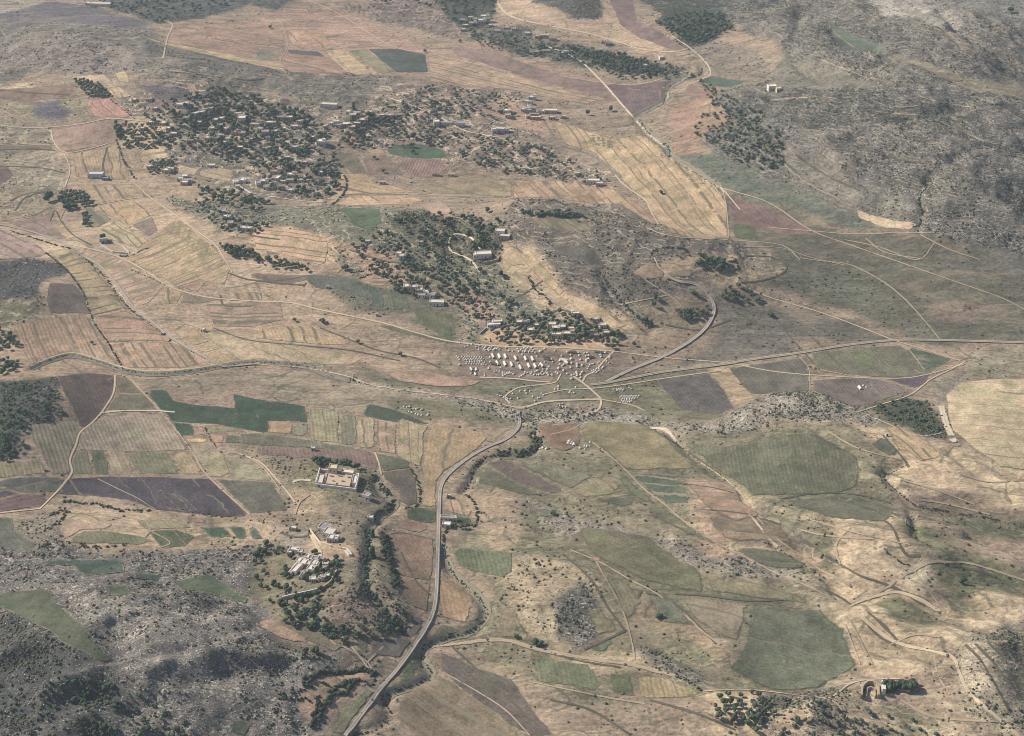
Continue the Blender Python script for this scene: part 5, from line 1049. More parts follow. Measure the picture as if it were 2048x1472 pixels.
HOUSES = {  # cluster -> list of (u, v, width m, depth m, height m, turn deg, wall, roof, kind)
 'the big hillside village': [(298,204,6,6,3,0,'cream'),(360,216,12,6,3.6,-8,'plaster'),(372,213,6,5,3.2,-8,'plaster'),(392,233,7,5,3.4,20,'plaster'),(404,230,6,5,3.,20,'plaster'),(268,205,5,5,3,0,'pink'),
   (326,252,7,6,3.2,-10,'cream'),(338,262,6,5,3,0,'cream'),(347,273,7,5,3,0,'stone'),(430,246,6,5,3.4,0,'cream'),(443,243,6,5,3.2,0,'cream'),(438,256,7,5,3,0,'cream'),(450,264,7,5,3.4,0,'pink'),(484,246,8,7,5.4,10,'plaster'),
   (484,238,7,5,4.4,10,'cream'),(512,254,13,3,3,-12,'cream'),(541,252,11,5,3.6,-4,'pink'),(562,240,7,5,3.2,0,'pink'),(580,240,5,4,3,0,'plaster'),(470,271,8,6,3.6,-5,'pink'),(484,272,7,6,3.2,-5,'pink'),(530,271,8,6,4,0,'pink'),
   (415,282,6,5,3.4,0,'cream'),(432,281,8,4,3,-8,'plaster'),(440,276,8,3.6,2.8,-8,'plaster'),(642,291,9,7,4.2,-8,'plaster'),(588,258,8,4,3,-6,'plaster'),(412,215,5,4,3,0,'cream'),(455,283,5,4,3,0,'cream'),(424,262,5,4,3,0,'plaster'),
   (310,222,5,4,2.8,0,'pink'),(535,280,5,4,3,0,'plaster'),(380,286,7,3,2.6,0,'pink'),(494,290,6,4,3,0,'pink'),(568,262,4,4,2.8,0,'plaster'),(420,222,5,4,2.8,-8,'plaster'),(465,228,6,4,3.0,0,'cream'),(476,233,7,4,3.2,6,'cream'),(500,236,5,4,2.8,-4,'pink'),(520,263,6,4,3.0,-8,'plaster'),(548,268,7,4,3.2,0,'cream'),(556,285,5,4,2.8,6,'cream'),(505,284,6,4,3.0,-4,'pink'),(450,291,7,4,3.2,-8,'plaster'),(398,250,5,4,2.8,0,'cream'),(373,241,6,4,3.0,6,'cream'),(318,268,7,4,3.2,-4,'pink'),(300,250,5,4,2.8,-8,'plaster'),(285,262,6,4,3.0,0,'cream'),(276,280,7,4,3.2,6,'cream'),(310,288,5,4,2.8,-4,'pink'),(330,292,6,4,3.0,-8,'plaster'),(600,248,7,4,3.2,0,'cream'),(615,262,5,4,2.8,6,'cream'),(625,280,6,4,3.0,-4,'pink'),(590,300,7,4,3.2,-8,'plaster'),(540,300,5,4,2.8,0,'cream'),(575,320,6,4,3.0,6,'cream'),(610,330,7,4,3.2,-4,'pink'),(640,350,5,4,2.8,-8,'plaster'),(480,300,6,4,3.0,0,'cream')],
 'the lower edge of the hillside village': [(298,338,5,4,2.8,0,'plaster'),(318,328,5,4,2.6,0,'plaster'),(333,347,9,6,3.2,-6,'cream'),(342,345,5,5,3.6,-6,'cream'),(368,358,7,5,3,-5,'plaster'),(360,363,6,4,3,0,'plaster'),(374,366,9,4,3,-6,'plaster'),
   (368,371,7,5,3,-6,'cream'),(422,336,8,4,2.8,-10,'plaster'),(474,370,6,5,3.4,20,'plaster'),(484,368,7,6,3.8,-20,'plaster'),(518,374,5,7,4.2,24,'plaster'),(528,370,8,5,4,-10,'plaster'),(532,380,6,6,3.2,-10,'cream'),(552,349,12,5,3,-5,'pink'),
   (552,362,5,7,3,-30,'plaster'),(582,357,8,5,4,-10,'cream'),(580,365,10,3,2.8,0,'plaster'),(582,386,6,4,3,10,'plaster'),(601,365,6,3,2.8,0,'plaster'),(566,368,5,4,2.8,0,'cream')],
 'the slope below the hillside village': [(446,428,5,5,2.8,10,'plaster'),(450,439,4,4,3,0,'cream'),(457,440,4,4,3,0,'plaster'),(461,453,5,5,3.4,10,'cream'),(488,462,7,4,3,-10,'plaster'),(497,463,6,4,3,-10,'plaster'),(475,377,4,3,2.6,0,'plaster'),(410,380,4,4,2.6,0,'plaster'),(453,406,4,3,2.4,0,'plaster')],
 'the middle hamlet': [(697,229,6,5,3,0,'cream'),(706,236,7,5,3.4,10,'plaster'),(712,231,9,4,3,-6,'cream'),(672,250,7,5,3.6,10,'plaster'),(664,252,5,4,3,10,'plaster'),(678,256,7,4,3,0,'cream'),(692,254,9,6,3,0,'stone'),(704,259,7,5,2.8,0,'stone'),
   (713,252,8,4,3,-10,'stone'),(727,246,9,6,3.2,-4,'pink'),(754,240,7,5,3,20,'stone'),(766,236,9,4,3,0,'cream'),(780,236,7,4,2.8,0,'cream'),(726,262,5,4,2.8,0,'plaster'),(738,230,5,4,3,0,'plaster'),(860,244,5,4,3,10,'cream'),(874,252,6,6,4.6,14,'plaster'),(893,250,12,3,2.6,-3,'plaster'),(920,254,9,6,4.4,-6,'plaster')],
 'the hamlet beside the stream terraces': [(1064,200,8,5,3.2,-14,'plaster'),(1054,207,11,3,2.6,-30,'plaster'),(990,266,6,5,4,12,'plaster'),(1000,265,9,5,4,-10,'plaster'),(1011,265,7,5,3.6,-6,'plaster'),(1014,228,8,6,3.6,4,'cream'),(1016,237,6,6,3.6,4,'cream'),(1003,226,6,6,3,0,'pink'),
   (1060,227,13,5,3.4,-4,'grey'),(1047,224,6,4,3,-20,'plaster'),(1068,234,10,4,3,-3,'pink'),(1071,240,12,3.4,3,-3,'pink'),(1057,237,5,4,3,20,'cream'),(1101,227,14,6,3.2,-6,'cream'),(1086,228,4,9,3,-22,'plaster'),(1104,240,7,4,2.8,-6,'stone'),(1127,238,5,4,2.8,0,'pink')],
 'the hamlet just above the tent camp': [(988,656,11,4,3,10,'plaster'),(995,650,8,4,3,10,'plaster'),(1038,651,5,4,3,0,'cream'),(1052,650,6,4,3,0,'cream'),(1104,656,7,4,3.4,0,'cream'),(1112,664,6,5,3.6,0,'plaster'),(1125,662,5,5,3.6,0,'cream'),(1106,676,4,4,3.4,0,'plaster'),
   (1118,677,7,4,3.6,0,'cream'),(1138,676,11,5,3.8,0,'stone'),(1151,634,6,4,3.2,4,'plaster'),(1206,657,5,4,3,0,'plaster'),(1142,664,5,4,3,0,'pink'),(1075,657,6,4,2.8,0,'stone'),(1192,645,6,4,3,0,'pink'),(1213,672,6,4,2.8,0,'pink'),(1190,676,7,3,2.6,0,'pink'),(1062,667,6,5,2.8,0,'stone')],
 'the small hamlet on the green slope': [(815,582,6,6,4,10,'cream'),(827,582,8,5,3.6,-5,'stone'),(838,586,6,4,3,-5,'cream'),(852,590,5,5,3.2,-30,'plaster'),(862,596,6,4,3.2,-20,'plaster'),(842,596,6,3,2.6,-20,'plaster'),(805,519,6,4,3.4,8,'plaster'),(798,513,5,4,3,8,'cream'),(735,488,4,3,2.8,0,'plaster'),(842,490,4,3,2.8,0,'pink')],
 'the far village': [(925,45,6,4,3,0,'plaster'),(941,40,6,4,3.4,0,'plaster'),(950,43,5,4,3,0,'plaster'),(970,38,11,5,3.6,-5,'plaster'),(974,42,8,4,3,-5,'cream'),(964,48,9,6,4.4,0,'plaster'),(985,47,6,4,3,0,'plaster'),(946,52,9,5,3.6,0,'plaster'),(931,55,7,4,3,0,'cream'),(982,55,6,4,3,0,'cream'),
   (927,64,6,5,3,0,'cream'),(994,66,7,4,2.8,-10,'cream'),(1012,60,6,4,3,-10,'cream'),(1028,62,5,3,2.8,0,'plaster'),(1055,71,5,4,3,0,'plaster'),(1085,76,5,4,3.4,0,'plaster'),(1093,76,5,4,3.6,0,'plaster'),(1106,82,9,4,3,-4,'cream'),(1075,78,6,4,3,-10,'pink'),(1090,106,11,3,2.8,0,'cream'),(1132,108,6,4,3,0,'plaster'),(1074,108,6,3,2.6,0,'cream'),(1112,98,8,3,2.6,-6,'cream'),(1218,92,8,4,3,0,'grey'),(1206,88,4,5,3,-20,'pink'),(1290,136,5,4,3,0,'plaster'),(1323,120,4,5,3.4,20,'plaster')],
 'the white-walled hamlet': [(646,1066,8,6,3.2,-30,'plaster'),(655,1076,7,7,3.4,-30,'plaster'),(665,1085,7,5,3.2,-20,'plaster'),(660,1086,4,5,3.4,-20,'plaster'),(578,1112,3,6,2.8,-28,'plaster'),(588,1108,7,4,3.2,-20,'plaster'),(600,1111,3,2.5,2.4,-20,'plaster'),(586,1150,4,9,3,-34,'plaster'),(580,1152,2.4,11,2.6,-34,'plaster'),
   (613,1122,3,4,2.8,-30,'plaster'),(623,1126,5,4,3,-20,'plaster'),(632,1128,6,4,3,-10,'plaster'),(640,1128,4,4,3,-20,'plaster'),(600,1131,6,4,3.2,-20,'plaster'),(605,1135,5,5,3.2,-30,'plaster'),(618,1137,5,4,3,-20,'pink'),(627,1137,5,5,3.4,-30,'plaster'),(596,1140,5,4,3.2,-30,'plaster'),(590,1144,4,4,3,-30,'plaster'),(620,1147,5,5,3.2,-30,'plaster'),
   (632,1139,3,5,2.8,-20,'plaster'),(651,1135,4,3,2.6,0,'cream'),(612,1150,3,2,2.4,0,'plaster'),(606,1151,3,2,2.4,0,'plaster'),(601,1160,2,5,2.6,-30,'plaster'),(653,1159,3,3,2.6,-20,'plaster'),(645,1162,5,2,2.6,20,'plaster'),(640,1164,2,4,2.4,-20,'plaster'),(625,1166,4,3,2.6,0,'plaster'),(650,1144,4,3,2.6,0,'pink'),(585,1063,5,3,2.8,-30,'stone')],
}
LONE = [ # u, v, w, d, h, turn, wall, roof, label
 (657,217,19,7,4.4,-7,'plaster','roof','long white shed with a low flat roof on the bare slope above the hamlet'),
 (191,357,16,7,4.6,-1,'tin','tin','white metal-roofed farm shed beside the pale pinkish field'),
 (210,361,7,5,2.2,-2,'grey','grey','low dark annex attached beside the white farm shed'),
 (200,14,28,8,4,-6,'plaster','roof','long white building at the far top edge above the dark slope'),(180,12,12,6,3.4,-6,'cream','roof','small pale building next to the long one at the top edge'),
 (207,486,7,6,4.2,10,'plaster','roof','square white house at the corner of the fan-shaped walled yard'),
 (999,472,9,6,4.6,-10,'plaster','roof','two-storey white house on the ridge shoulder above the pale slope'),(1008,481,10,7,4,-12,'stone','roof','stone house adjoining the white house on the ridge shoulder'),
 (968,517,14,7,4,6,'plaster','roof','broad white house at the top of the walled terrace on the ridge'),(954,517,6,7,3.4,6,'plaster','roof','white wing of the broad house on the walled terrace'),
 (873,612,13,5,3.4,-6,'plaster','roof','long white house alone in the green field below the hamlet'),
 (1545,181,9,7,4.4,8,'plaster','roof','white house alone at the foot of the rocky slope'),(1558,184,5,5,3.6,8,'cream','roof','cream outbuilding beside the lone house of the rocky slope'),
 (1186,369,13,5,4,-5,'plaster','roof','long white house above the end of the strip fields'),(1199,373,7,4,3,-5,'cream','roof','cream block at the end of the long white strip-field house'),
 (626,903,3,2.6,2.6,-4,'plaster','roof','tiny white hut in the maroon field above the compound'),
 (731,1000,5.4,4,3.6,-24,'plaster','grey','small white house with grey end wall below the walled compound'),
 (897,997,3,2.6,2.4,0,'cream','roof','tiny cream hut at the top of the orange field beside the road'),
 (896,1043,11,3,3,-4,'plaster','grey','long low white building beside the main road and green plot'),(908,1044,4,3,2.8,-4,'plaster','grey','short white end block of the roadside building'),
 (892,1057,6,4,3,-10,'plaster','roof','small white house just below the long roadside building'),(740,1043,4,3,3,-10,'plaster','roof','tiny white hut above the dark gully trees'),
 (1774,873,1.8,1.5,1.8,0,'plaster','roof','tiny white hut on the pale slope below the green hollow'),(655,578,2.4,2,2.2,0,'plaster','roof','tiny white hut on the dark green slope'),(754,633,2,2,2,0,'plaster','roof','tiny white hut beside the camp road'),
 (915,229,2.4,2,2,0,'plaster','roof','tiny white hut on the grey plot of the middle hamlet'),(765,369,6,3,2.6,0,'plaster','roof','low white hut at the field corner below the maroon field'),(903,354,7,3,2.6,-5,'cream','roof','low pale house on the track below the patterned maroon field'),(872,353,8,3,2,-5,'stone','grey','low dark stone shelter left of the pale track house'),
 (325,672,3,2.5,2.4,0,'plaster','roof','tiny white hut beside the hedged road'),(404,664,4,3,2.4,-30,'cream','roof','tiny pale hut at the quarry patch'),(1890,875,0,0,0,0,'','',''),
 (460,440,0,0,0,0,'','',''),
]
ORD = ['first','second','third','fourth','fifth','sixth','seventh','eighth','ninth','tenth','eleventh','twelfth']
def ordn(i, n):
    if i == 0: return 'leftmost'
    if i == n - 1: return 'rightmost'
    if i < 12: return ORD[i] + ' from the left,'
    if n - 1 - i < 12: return ORD[n - 1 - i] + ' from the right,'
    return f'{i + 1}th from the left,'
TONE = {'plaster': 'white', 'cream': 'cream', 'pink': 'pinkish', 'stone': 'stone', 'grey': 'grey', 'tin': 'white'}
def place_house(u, v, w, d, h, turn, wm, rm, label, group=None, door=True, name='house'):
    p = ground_at(u, v); r = empty(name, (p[0], p[1], p[2] + .1), R(-turn if False else turn))
    tag(r, label, 'house', group)
    house_block(r, -w / 2, w / 2, 0, d, h, M[wm], M[rm], win=w > 2.9, door=door)
    if w > 7.5 and d > 4.5 and rnd.random() < .45 and group:
        b = boxes('stair_room', ring(w * .1, w * .42, d * .35, d * .8, h + .01, h + 2.2, .25) + [(w * .1 + .25, w * .42 - .25, d * .35 + .25, d * .8 - .25, h + 1.9, h + 2.05)], M[wm], r)
    elif w > 6 and group and rnd.random() < .5:
        boxes('water_tank', [(w * .2, w * .2 + 1.1, d * .4, d * .4 + 1.1, h + .02, h + 1.2)], M['tin'], r)
    KEEP.append((p[0], p[1] + d / 2, max(w, d) * .42 + .5))
    return r
for cl, hs in HOUSES.items():
    by = {}
    for q in hs: by.setdefault(q[6], []).append(q)
    for tone, qs in by.items():
        qs.sort(key=lambda q: q[0]); n = len(qs)
        for i, q in enumerate(qs):
            u, v, w, d, h, turn, wm = q
            lab = f'only {TONE[wm]} flat-roofed house in {cl}' if n == 1 else f'{ordn(i, n)} of the {TONE[wm]} houses in {cl}'.replace(', of', ' of')
            rm = rnd.choice(['roof', 'roof', 'roof', 'grey']) if wm != 'grey' else 'grey'
            k = 1.04
            place_house(u, v, w * k, d * k, h, turn * .7, wm, rm, lab, 'flat-roofed houses of ' + cl)
for (u, v, w, d, h, turn, wm, rm, lab) in LONE:
    if w: place_house(u, v, w, d, h, turn, wm, rm, lab, name='hut' if w < 4.2 else 'house')

# the large walled compound
def compound():
    A = P([(631, 974), (712, 984), (697, 946), (624, 951)])[:, :2]           # corners seen in the photograph
    o = A[0]; ex = A[1] - o; L = np.hypot(*ex); ex = ex / L; ey = np.array([-ex[1], ex[0]]); z = zat(o[0] + 10, o[1] + 8)
    root = empty('walled_compound', (o[0], o[1], z + .2), math.atan2(ex[1], ex[0])); tag(root, 'large white-walled courtyard compound with a square keep on the bare spur', 'compound')
    D = 19.
    def para(name, bs, mat, sh=-.16, parent=root):      # the yard leans: its side walls run slightly askew
        v, f = [], []
        for b in bs:
            a, c = box_faces(*b, len(v)); v += [(x + sh * y, y, zz) for x, y, zz in a]; f += c
        return mesh(name, v, f, mat, False, parent=parent)
    W = L
    para('outer_wall', [(0, .6, .6, D, -3, 3.4), (0, W, 0, .6, -4, 2.0), (W - .6, W, .6, D, -4, 3.0), (.6, W - .6, D - .6, D, -3, 2.6)], M['plaster'])
    para('yard', [(.6, W - .6, .6, D - .6, -2.9, .05)], M['earth'])
    g = para('gatehouse', ring(.7, 5.2, .7, D * .62, .06, 3.2, .35) + [(1.05, 4.85, 1.05, D * .62 - .35, 2.3, 2.5)], M['plaster'])
    para('terrace', [(7.2, W * .84, 1.2, D * .82, .06, 2.6)], M['earth'])
    para('terrace_wall', [(7.0, 7.19, 1.1, D * .82, .06, 3.2), (7.2, W * .84, 1.0, 1.19, .06, 2.9)], M['stone'])
    k = para('keep', ring(W * .26, W * .46, D * .76, D * 1.05, 2.61, 7.6, .4) + [(W * .26 + .4, W * .46 - .4, D * .76 + .4, D * 1.05 - .4, 6.8, 7.0)], M['cream'])
    para('window', [(W * .30, W * .30 + .8, D * .76 - .04, D * .76 + .05, 4.4, 5.4)], M['glass'], parent=k); para('window', [(W * .39, W * .39 + .8, D * .76 - .04, D * .76 + .05, 4.4, 5.4)], M['glass'], parent=k)
    para('side_building', ring(W * .56, W * .86, D * .86, D * 1.08, .1, 4.2, .35) + [(W * .56 + .35, W * .86 - .35, D * .86 + .35, D * 1.08 - .35, 3.4, 3.6)], M['plaster'])
    para('side_building', ring(W * .87, W * .97, D * .3, D * .85, .1, 3.2, .3) + [(W * .87 + .3, W * .97 - .3, D * .3 + .3, D * .85 - .3, 2.3, 2.5)], M['plaster'])
    para('inner_wall', [(5.6, 6.0, .7, D * .6, .06, 2.2), (W * .5, W * .5 + .3, 1.3, 3.5, 2.61, 3.6)], M['plaster'])
    para('door', [(2.2, 3.4, -.05, .0, -1., 1.2)], M['door'])
    for sx, sy, sw_, sd_ in ((.30, .55, 2.2, 1.4), (.62, .3, 1.6, 1.2), (.5, .62, 3., .9), (.74, .6, 1.4, 1.8), (.4, .25, 1.1, 1.1)):
        para('lean_to', [(W * sx, W * sx + sw_, D * sy, D * sy + sd_, 2.61, 3.7)], M['stone'])
    KEEP.append((o[0] + W / 2, o[1] + 10, 20))
compound()
# free-standing walls
def wall(line, h, t, mat, name, label, step=3.):
    L = resample(P(pts(line)), step); tt = np.gradient(L[:, :2], axis=0); tt /= np.hypot(tt[:, 0], tt[:, 1])[:, None]; n = np.stack([-tt[:, 1], tt[:, 0]], 1) * t / 2
    a = L[:, :2] + n; b = L[:, :2] - n; z = L[:, 2]; v = []; f = []
    for i in range(len(L)):
        hz = h * rnd.uniform(.86, 1.06)
        v += [(*a[i], z[i] - .8), (*a[i], z[i] + hz), (*b[i], z[i] + hz), (*b[i], z[i] - .8)]
    for i in range(len(L) - 1):
        o = i * 4
        for k in range(3): f.append((o + k, o + k + 1, o + k + 5, o + k + 4))
    m = (len(L) - 1) * 4; f += [(0, 3, 2, 1), (m, m + 1, m + 2, m + 3)]
    tag(mesh(name, v, f, M[mat]), label, 'wall')
for w in [("565,1201 600,1192 638,1183",3.2,.6,'plaster','garden_wall','long straight white retaining wall above the terraced gardens'),("640,1182 660,1168 671,1150 674,1142",2.4,.6,'stone','garden_wall','curved stone wall climbing from the long retaining wall'),
 ("628,488 650,500 668,502",0,0,'','',''),("201,490 226,505 256,508",1.6,.5,'plaster','yard_wall','pale wall around the fan-shaped yard of the white house'),("201,489 208,478 246,494 258,506",1.4,.5,'plaster','yard_wall','back wall of the fan-shaped yard'),
 ("1765,1372 1767,1390",5,2.2,'plaster','tall_wall','tall bright white wall end standing beside the dark tree row'),("1767,1380 1820,1384",1.6,.6,'stone','low_wall','low pale wall running from the tall white wall'),
 ("1722,1398 1724,1378 1735,1370 1750,1371 1756,1382 1756,1398",4,1.2,'stone','ruin_wall','horseshoe-shaped ruined stone wall on the stony slope'),("1732,1397 1734,1378 1748,1379 1750,1397",2.4,.8,'stone','ruin_wall','inner ruined walls inside the horseshoe ruin'),
 ("620,1061 628,1072 640,1088 662,1094",2.2,.5,'cream','yard_wall','cream boundary wall along the lane of the white-walled hamlet'),("690,1104 700,1114 705,1112 694,1100 685,1098",1.6,.6,'plaster','basin_wall','pale wall around the little pointed pool yard'),
 ("1905,900 1903,870",0,0,'','',''),("385,458 392,466 402,474 415,484 424,492",1.2,1.2,'stone','field_wall','tumbled pale stone wall along the top of the olive-tan field'),
 ("960,668 972,658 985,660",1.6,.5,'plaster','yard_wall','white yard wall at the corner of the grove above the camp'),("977,676 980,684",1.4,.5,'stone','yard_wall','short stone wall below the white yard wall'),
 ("968,528 998,522 996,514",2.2,.6,'stone','terrace_wall','terrace wall below the broad white ridge house'),("473,370 500,386 540,392",1.4,.4,'plaster','lane_wall','white wall along the lane under the hillside village'),
 ("628,1009 631,1009",0,0,'','','')]:
    if w[1]: wall(*w)

# ---------------------------------------------------------------- tents
def bell_mesh(seed):
    rs = random.Random(seed); bm = bmesh.new(); n = 12
    r0 = [bm.verts.new((math.cos(i * 6.2832 / n), math.sin(i * 6.2832 / n), 0)) for i in range(n)]
    r1 = [bm.verts.new((math.cos(i * 6.2832 / n) * .98, math.sin(i * 6.2832 / n) * .98, .42 + rs.uniform(-.02, .02))) for i in range(n)]
    r2 = [bm.verts.new((math.cos(i * 6.2832 / n) * .42, math.sin(i * 6.2832 / n) * .42, 1.0)) for i in range(n)]
    top = bm.verts.new((0, 0, 1.5))
    for i in range(n):
        j = (i + 1) % n
        if i != 9: bm.faces.new((r0[i], r0[j], r1[j], r1[i]))
        bm.faces.new((r1[i], r1[j], r2[j], r2[i])); bm.faces.new((r2[i], r2[j], top))
    me = bpy.data.meshes.new('canvas'); bm.to_mesh(me); bm.free(); me.materials.append(M['canvas']); return me
def ridge_mesh():       # unit half-width 1 in x, half-length 1 in y
    v = []; f = []; ys = np.linspace(-1, 1, 7)
    for i, y in enumerate(ys):
        sag = .06 * (i % 2); v += [(-1, y, 0), (-1, y, .8), (-.5, y, 1.3 - sag), (0, y, 1.75 - sag), (.5, y, 1.3 - sag), (1, y, .8), (1, y, 0)]
    for i in range(6):
        for k in range(6): f.append((i * 7 + k, i * 7 + k + 1, i * 7 + k + 8, i * 7 + k + 7))
    f += [(0, 1, 2, 3, 4, 5, 6), (48, 47, 46, 45, 44, 43, 42)]
    me = bpy.data.meshes.new('canvas'); me.from_pydata(v, [], f); me.update(); me.materials.append(M['canvas']); return me
BELL = [bell_mesh(i) for i in range(3)]; RIDGE = ridge_mesh()
def part_box(name, b, mat): 
    v, f = box_faces(*b, 0); me = bpy.data.meshes.new(name); me.from_pydata(v, [], f); me.update(); me.materials.append(mat); return me
FLAP = part_box('door_flap', (-.24, .24, -1.02, -.90, 0, .62), M['opening']); RDOOR = part_box('doorway', (-.35, .35, -1.03, -1.004, 0, 1.0), M['opening'])
def put(me, nm, parent, scale=(1, 1, 1), loc=(0, 0, 0)):
    o = bpy.data.objects.new(nm, me); COL.objects.link(o); o.parent = parent; o.scale = scale; o.location = loc; return o
def bell(u, v, s, label, group):
    p = ground_at(u, v); r = empty('bell_tent', (p[0], p[1], p[2] + .05), rnd.uniform(-.5, .5)); tag(r, label, 'tent', group)
    s *= rnd.uniform(.76, .98); put(rnd.choice(BELL), 'canvas', r, (s, s, s * .95)); put(FLAP, 'door_flap', r, (s, s, s * .95))
def ridge(u, v, hw, hl, dx, dy, label, group):
    q = P([(u, v), (u + dx, v + dy)]); d = q[1] - q[0]; p = q[0]
    r = empty('ridge_tent', (p[0], p[1], p[2] + .05), math.atan2(d[1], d[0]) + math.pi / 2); tag(r, label, 'tent', group)
    put(RIDGE, 'canvas', r, (hw, hl, hw * .85)); put(RDOOR, 'doorway', r, (hw, hl, hw * .85))
G1N = 'small tents in the close rows'; lb1 = 'small white tent in the close rows at the far end of the main camp'
for j, (y, x0, n) in enumerate(((382,285,9),(422,312,9),(460,340,8),(502,405,8),(546,380,9))):
    for i in range(n): bell(900 + (x0 + i * 56 + rnd.uniform(-6, 6)) / 11.38, 680 + (y + i * 2.2 + rnd.uniform(-4, 4)) / 11.38, 1.05, (ordn(i, n) + f' of the small tents in the {ORD[j]} of the five close rows').replace(', of', ' of'), G1N)
big = [(985,355),(1130,360),(1270,365),(1500,405),(1725,410),(1885,420),(1085,515),(1255,530),(1410,545),(1610,615),(1800,575),(1945,580)]
for i, (x, y) in enumerate(big):
    nb_ = 'upper' if y < 450 else 'lower'; row = [q for q in big if (q[1] < 450) == (y < 450)]; row.sort(); kx = row.index((x, y))
    ridge(900 + x / 11.38, 680 + y / 11.38 + 2, 1.25, 3.5, .45, 1., f'{ordn(kx, len(row))} of the long marquee tents in the {nb_} row of the camp'.replace(', of', ' of'), 'long marquee tents')
ridge(1084, 731, 1.25, 3., .8, 1., 'marquee tent standing apart at the end of the lower marquee row', 'long marquee tents')
ridge(943, 739, 1.,2.6,.6, 1., 'narrow white ridge tent in the small corner cluster by the boundary track', 'ridge tents of the corner cluster'); ridge(953, 740, 1.,2.3,.1, 1., 'ridge tent right of the narrow one in the corner cluster', 'ridge tents of the corner cluster')
ridge(951, 749, 1.,2.,.6, 1., 'lower ridge tent in the small corner cluster', 'ridge tents of the corner cluster')
ridge(1129, 722, 1.7, 3., 1., .3, 'broad white mess tent in the open middle of the camp', 'mess tents'); ridge(1133, 726, 1.4, 2., 1., .5, 'smaller mess tent against the broad one in the open middle', 'mess tents'); ridge(1121, 722, 1.2, 1.8, 0, 1., 'narrow tent beside the broad mess tent', 'mess tents')
def many(s, ox, oy, sc, size, label, group):
    q = sorted([float(t) for t in w.split(',')] for w in s.split()); n = len(q)
    for i, (x, y) in enumerate(q):
        g = group; l = (ordn(i, n) + ' of the ' + g).replace(', of', ' of').replace('the tents', 'the white tents') if n > 1 else label
        bell(ox + x / sc, oy + y / sc, size * rnd.uniform(.85, 1.15), l, g)
many("600,165 670,145 750,155 660,220 800,180 870,230 905,190 950,170 935,225 1050,180 1120,175 1070,215 1130,225 1280,190 1350,250 1430,265 810,235 780,210 1000,235 830,150 895,245 1030,205 1095,195",900,680,11.38,1.25,'white tent in the loose upper row along the camp road','tents of the loose upper row')
many("1550,210 1580,265 1640,210 1700,190 1740,215 1800,280 1860,190 1910,240 1950,290 1655,340 1690,250 1770,195 1660,265 1720,270 1830,240 1620,235 2040,260 1880,275",900,680,11.38,1.3,'white tent in the crowded patch above the marquees','tents of the crowded upper patch')
many("235,70 350,155 415,130 500,105",900,680,11.38,1.1,'tiny white tent strung out beyond the upper row','outlying small tents')
many("915,400 920,500 885,635 885,660 790,770 795,815 225,570 155,378 195,405 220,450 1160,635 600,790 485,770 960,545",900,680,11.38,1.15,'single white tent around the open lower grass of the camp','tents round the lower grass')
many("1020,725 1070,720 1130,725 1205,740 1215,765 1255,765 1305,745 1305,780 1355,770 1405,760 1450,780 1215,815 1240,735 1360,745 1420,745 1265,790",900,680,11.38,1.2,'white tent in the short row below the marquees','tents of the short lower row')
many("1720,740 1765,750 1830,740 1870,745 1700,785 1640,815 1590,845 1950,725 1990,715 1930,790 1980,800 2030,800 1680,790 1850,770 1560,530",900,680,11.38,1.25,'white tent in the curved row beside the lower camp road','tents of the curved lower row')
many("290,730 370,740 400,770 100,795 165,800 220,800 280,800 425,805 515,810 495,790 125,725 165,715 330,775 250,770 300,675 400,675 440,610 290,610 240,580 205,590",1060,680,11.38,1.25,'white tent in the busy lower middle of the camp','tents of the lower middle')
many("340,205 240,265 575,240 850,280 935,345 725,370 495,450 520,510 340,510 265,250 160,380",1060,680,11.38,1.35,'white tent standing loosely in the open upper middle of the camp','tents of the upper middle')
many("690,480 945,440 1155,455 685,565 780,565 740,590 955,535 1080,555 1195,580 660,650 935,630 1080,610",1060,680,11.38,1.6,'larger bell tent standing apart in the open right half of the camp','larger bell tents')
many("1105,295 1125,355 1245,305 1310,300 1345,355 1280,370 1290,455 1340,440 1290,490 1640,300 1720,295 1625,390 1605,345 1820,400",1060,680,11.38,1.45,'bell tent in the upper corner of the camp near the road','tents of the upper corner')
many("1600,490 1560,520 1750,480 1800,525 1445,550 1340,620 1370,570 1320,660 1670,625 1640,650 1600,690 1560,715 1525,740 1490,760 1415,710 1455,690 1500,680 1440,755 1530,650 1575,655 1745,510 1400,560",1060,680,11.38,1.1,'small tent in the slanting rows beside the camp access track','tents of the slanting rows')
many("600,740 640,765 850,775 960,810 1015,790 1065,740 1080,785 1195,740 1155,795 1075,825 1160,865 955,890 770,700",1060,680,11.38,1.45,'tent in the cluster at the lower camp gate','tents of the gate cluster')
many("835,185 875,185 880,150 1103,160",980,750,6.4,1.3,'tent on the verge just below the camp gate','tents on the verge'); many("390,210 515,210 470,238 295,245 360,300 455,205",980,750,6.4,1.3,'tent around the grassy loop beside the road junction','tents of the grassy loop')
many("660,240 690,262 725,245 550,280 615,300 580,335 640,295",980,750,6.4,1.2,'tent on the slope between the two lower tracks','tents between the lower tracks'); many("100,258 130,270 150,270 180,290 210,300 232,310 265,310",980,750,6.4,1.15,'small tent in the single file beside the dry stream','tents in single file')
many("1030,210 1080,230 1045,240 1020,230",980,750,6.4,1.05,'faded tent on the green strip below the camp','faded tents'); many("900,370 930,370 895,400 935,410 975,415 600,378 740,460 300,455",980,750,6.4,1.1,'tent among the stones of the stream bed','tents of the stream bed')
many("1585,185 1620,182 1650,182 1682,182 1710,190 1632,198 1665,198 1700,200",980,750,6.4,1.15,'tent in the small upper group east of the loop track','tents of the small upper group'); many("1785,165 1810,180",980,750,6.4,1.15,'tent of the pair beside the small upper group','pair of tents')
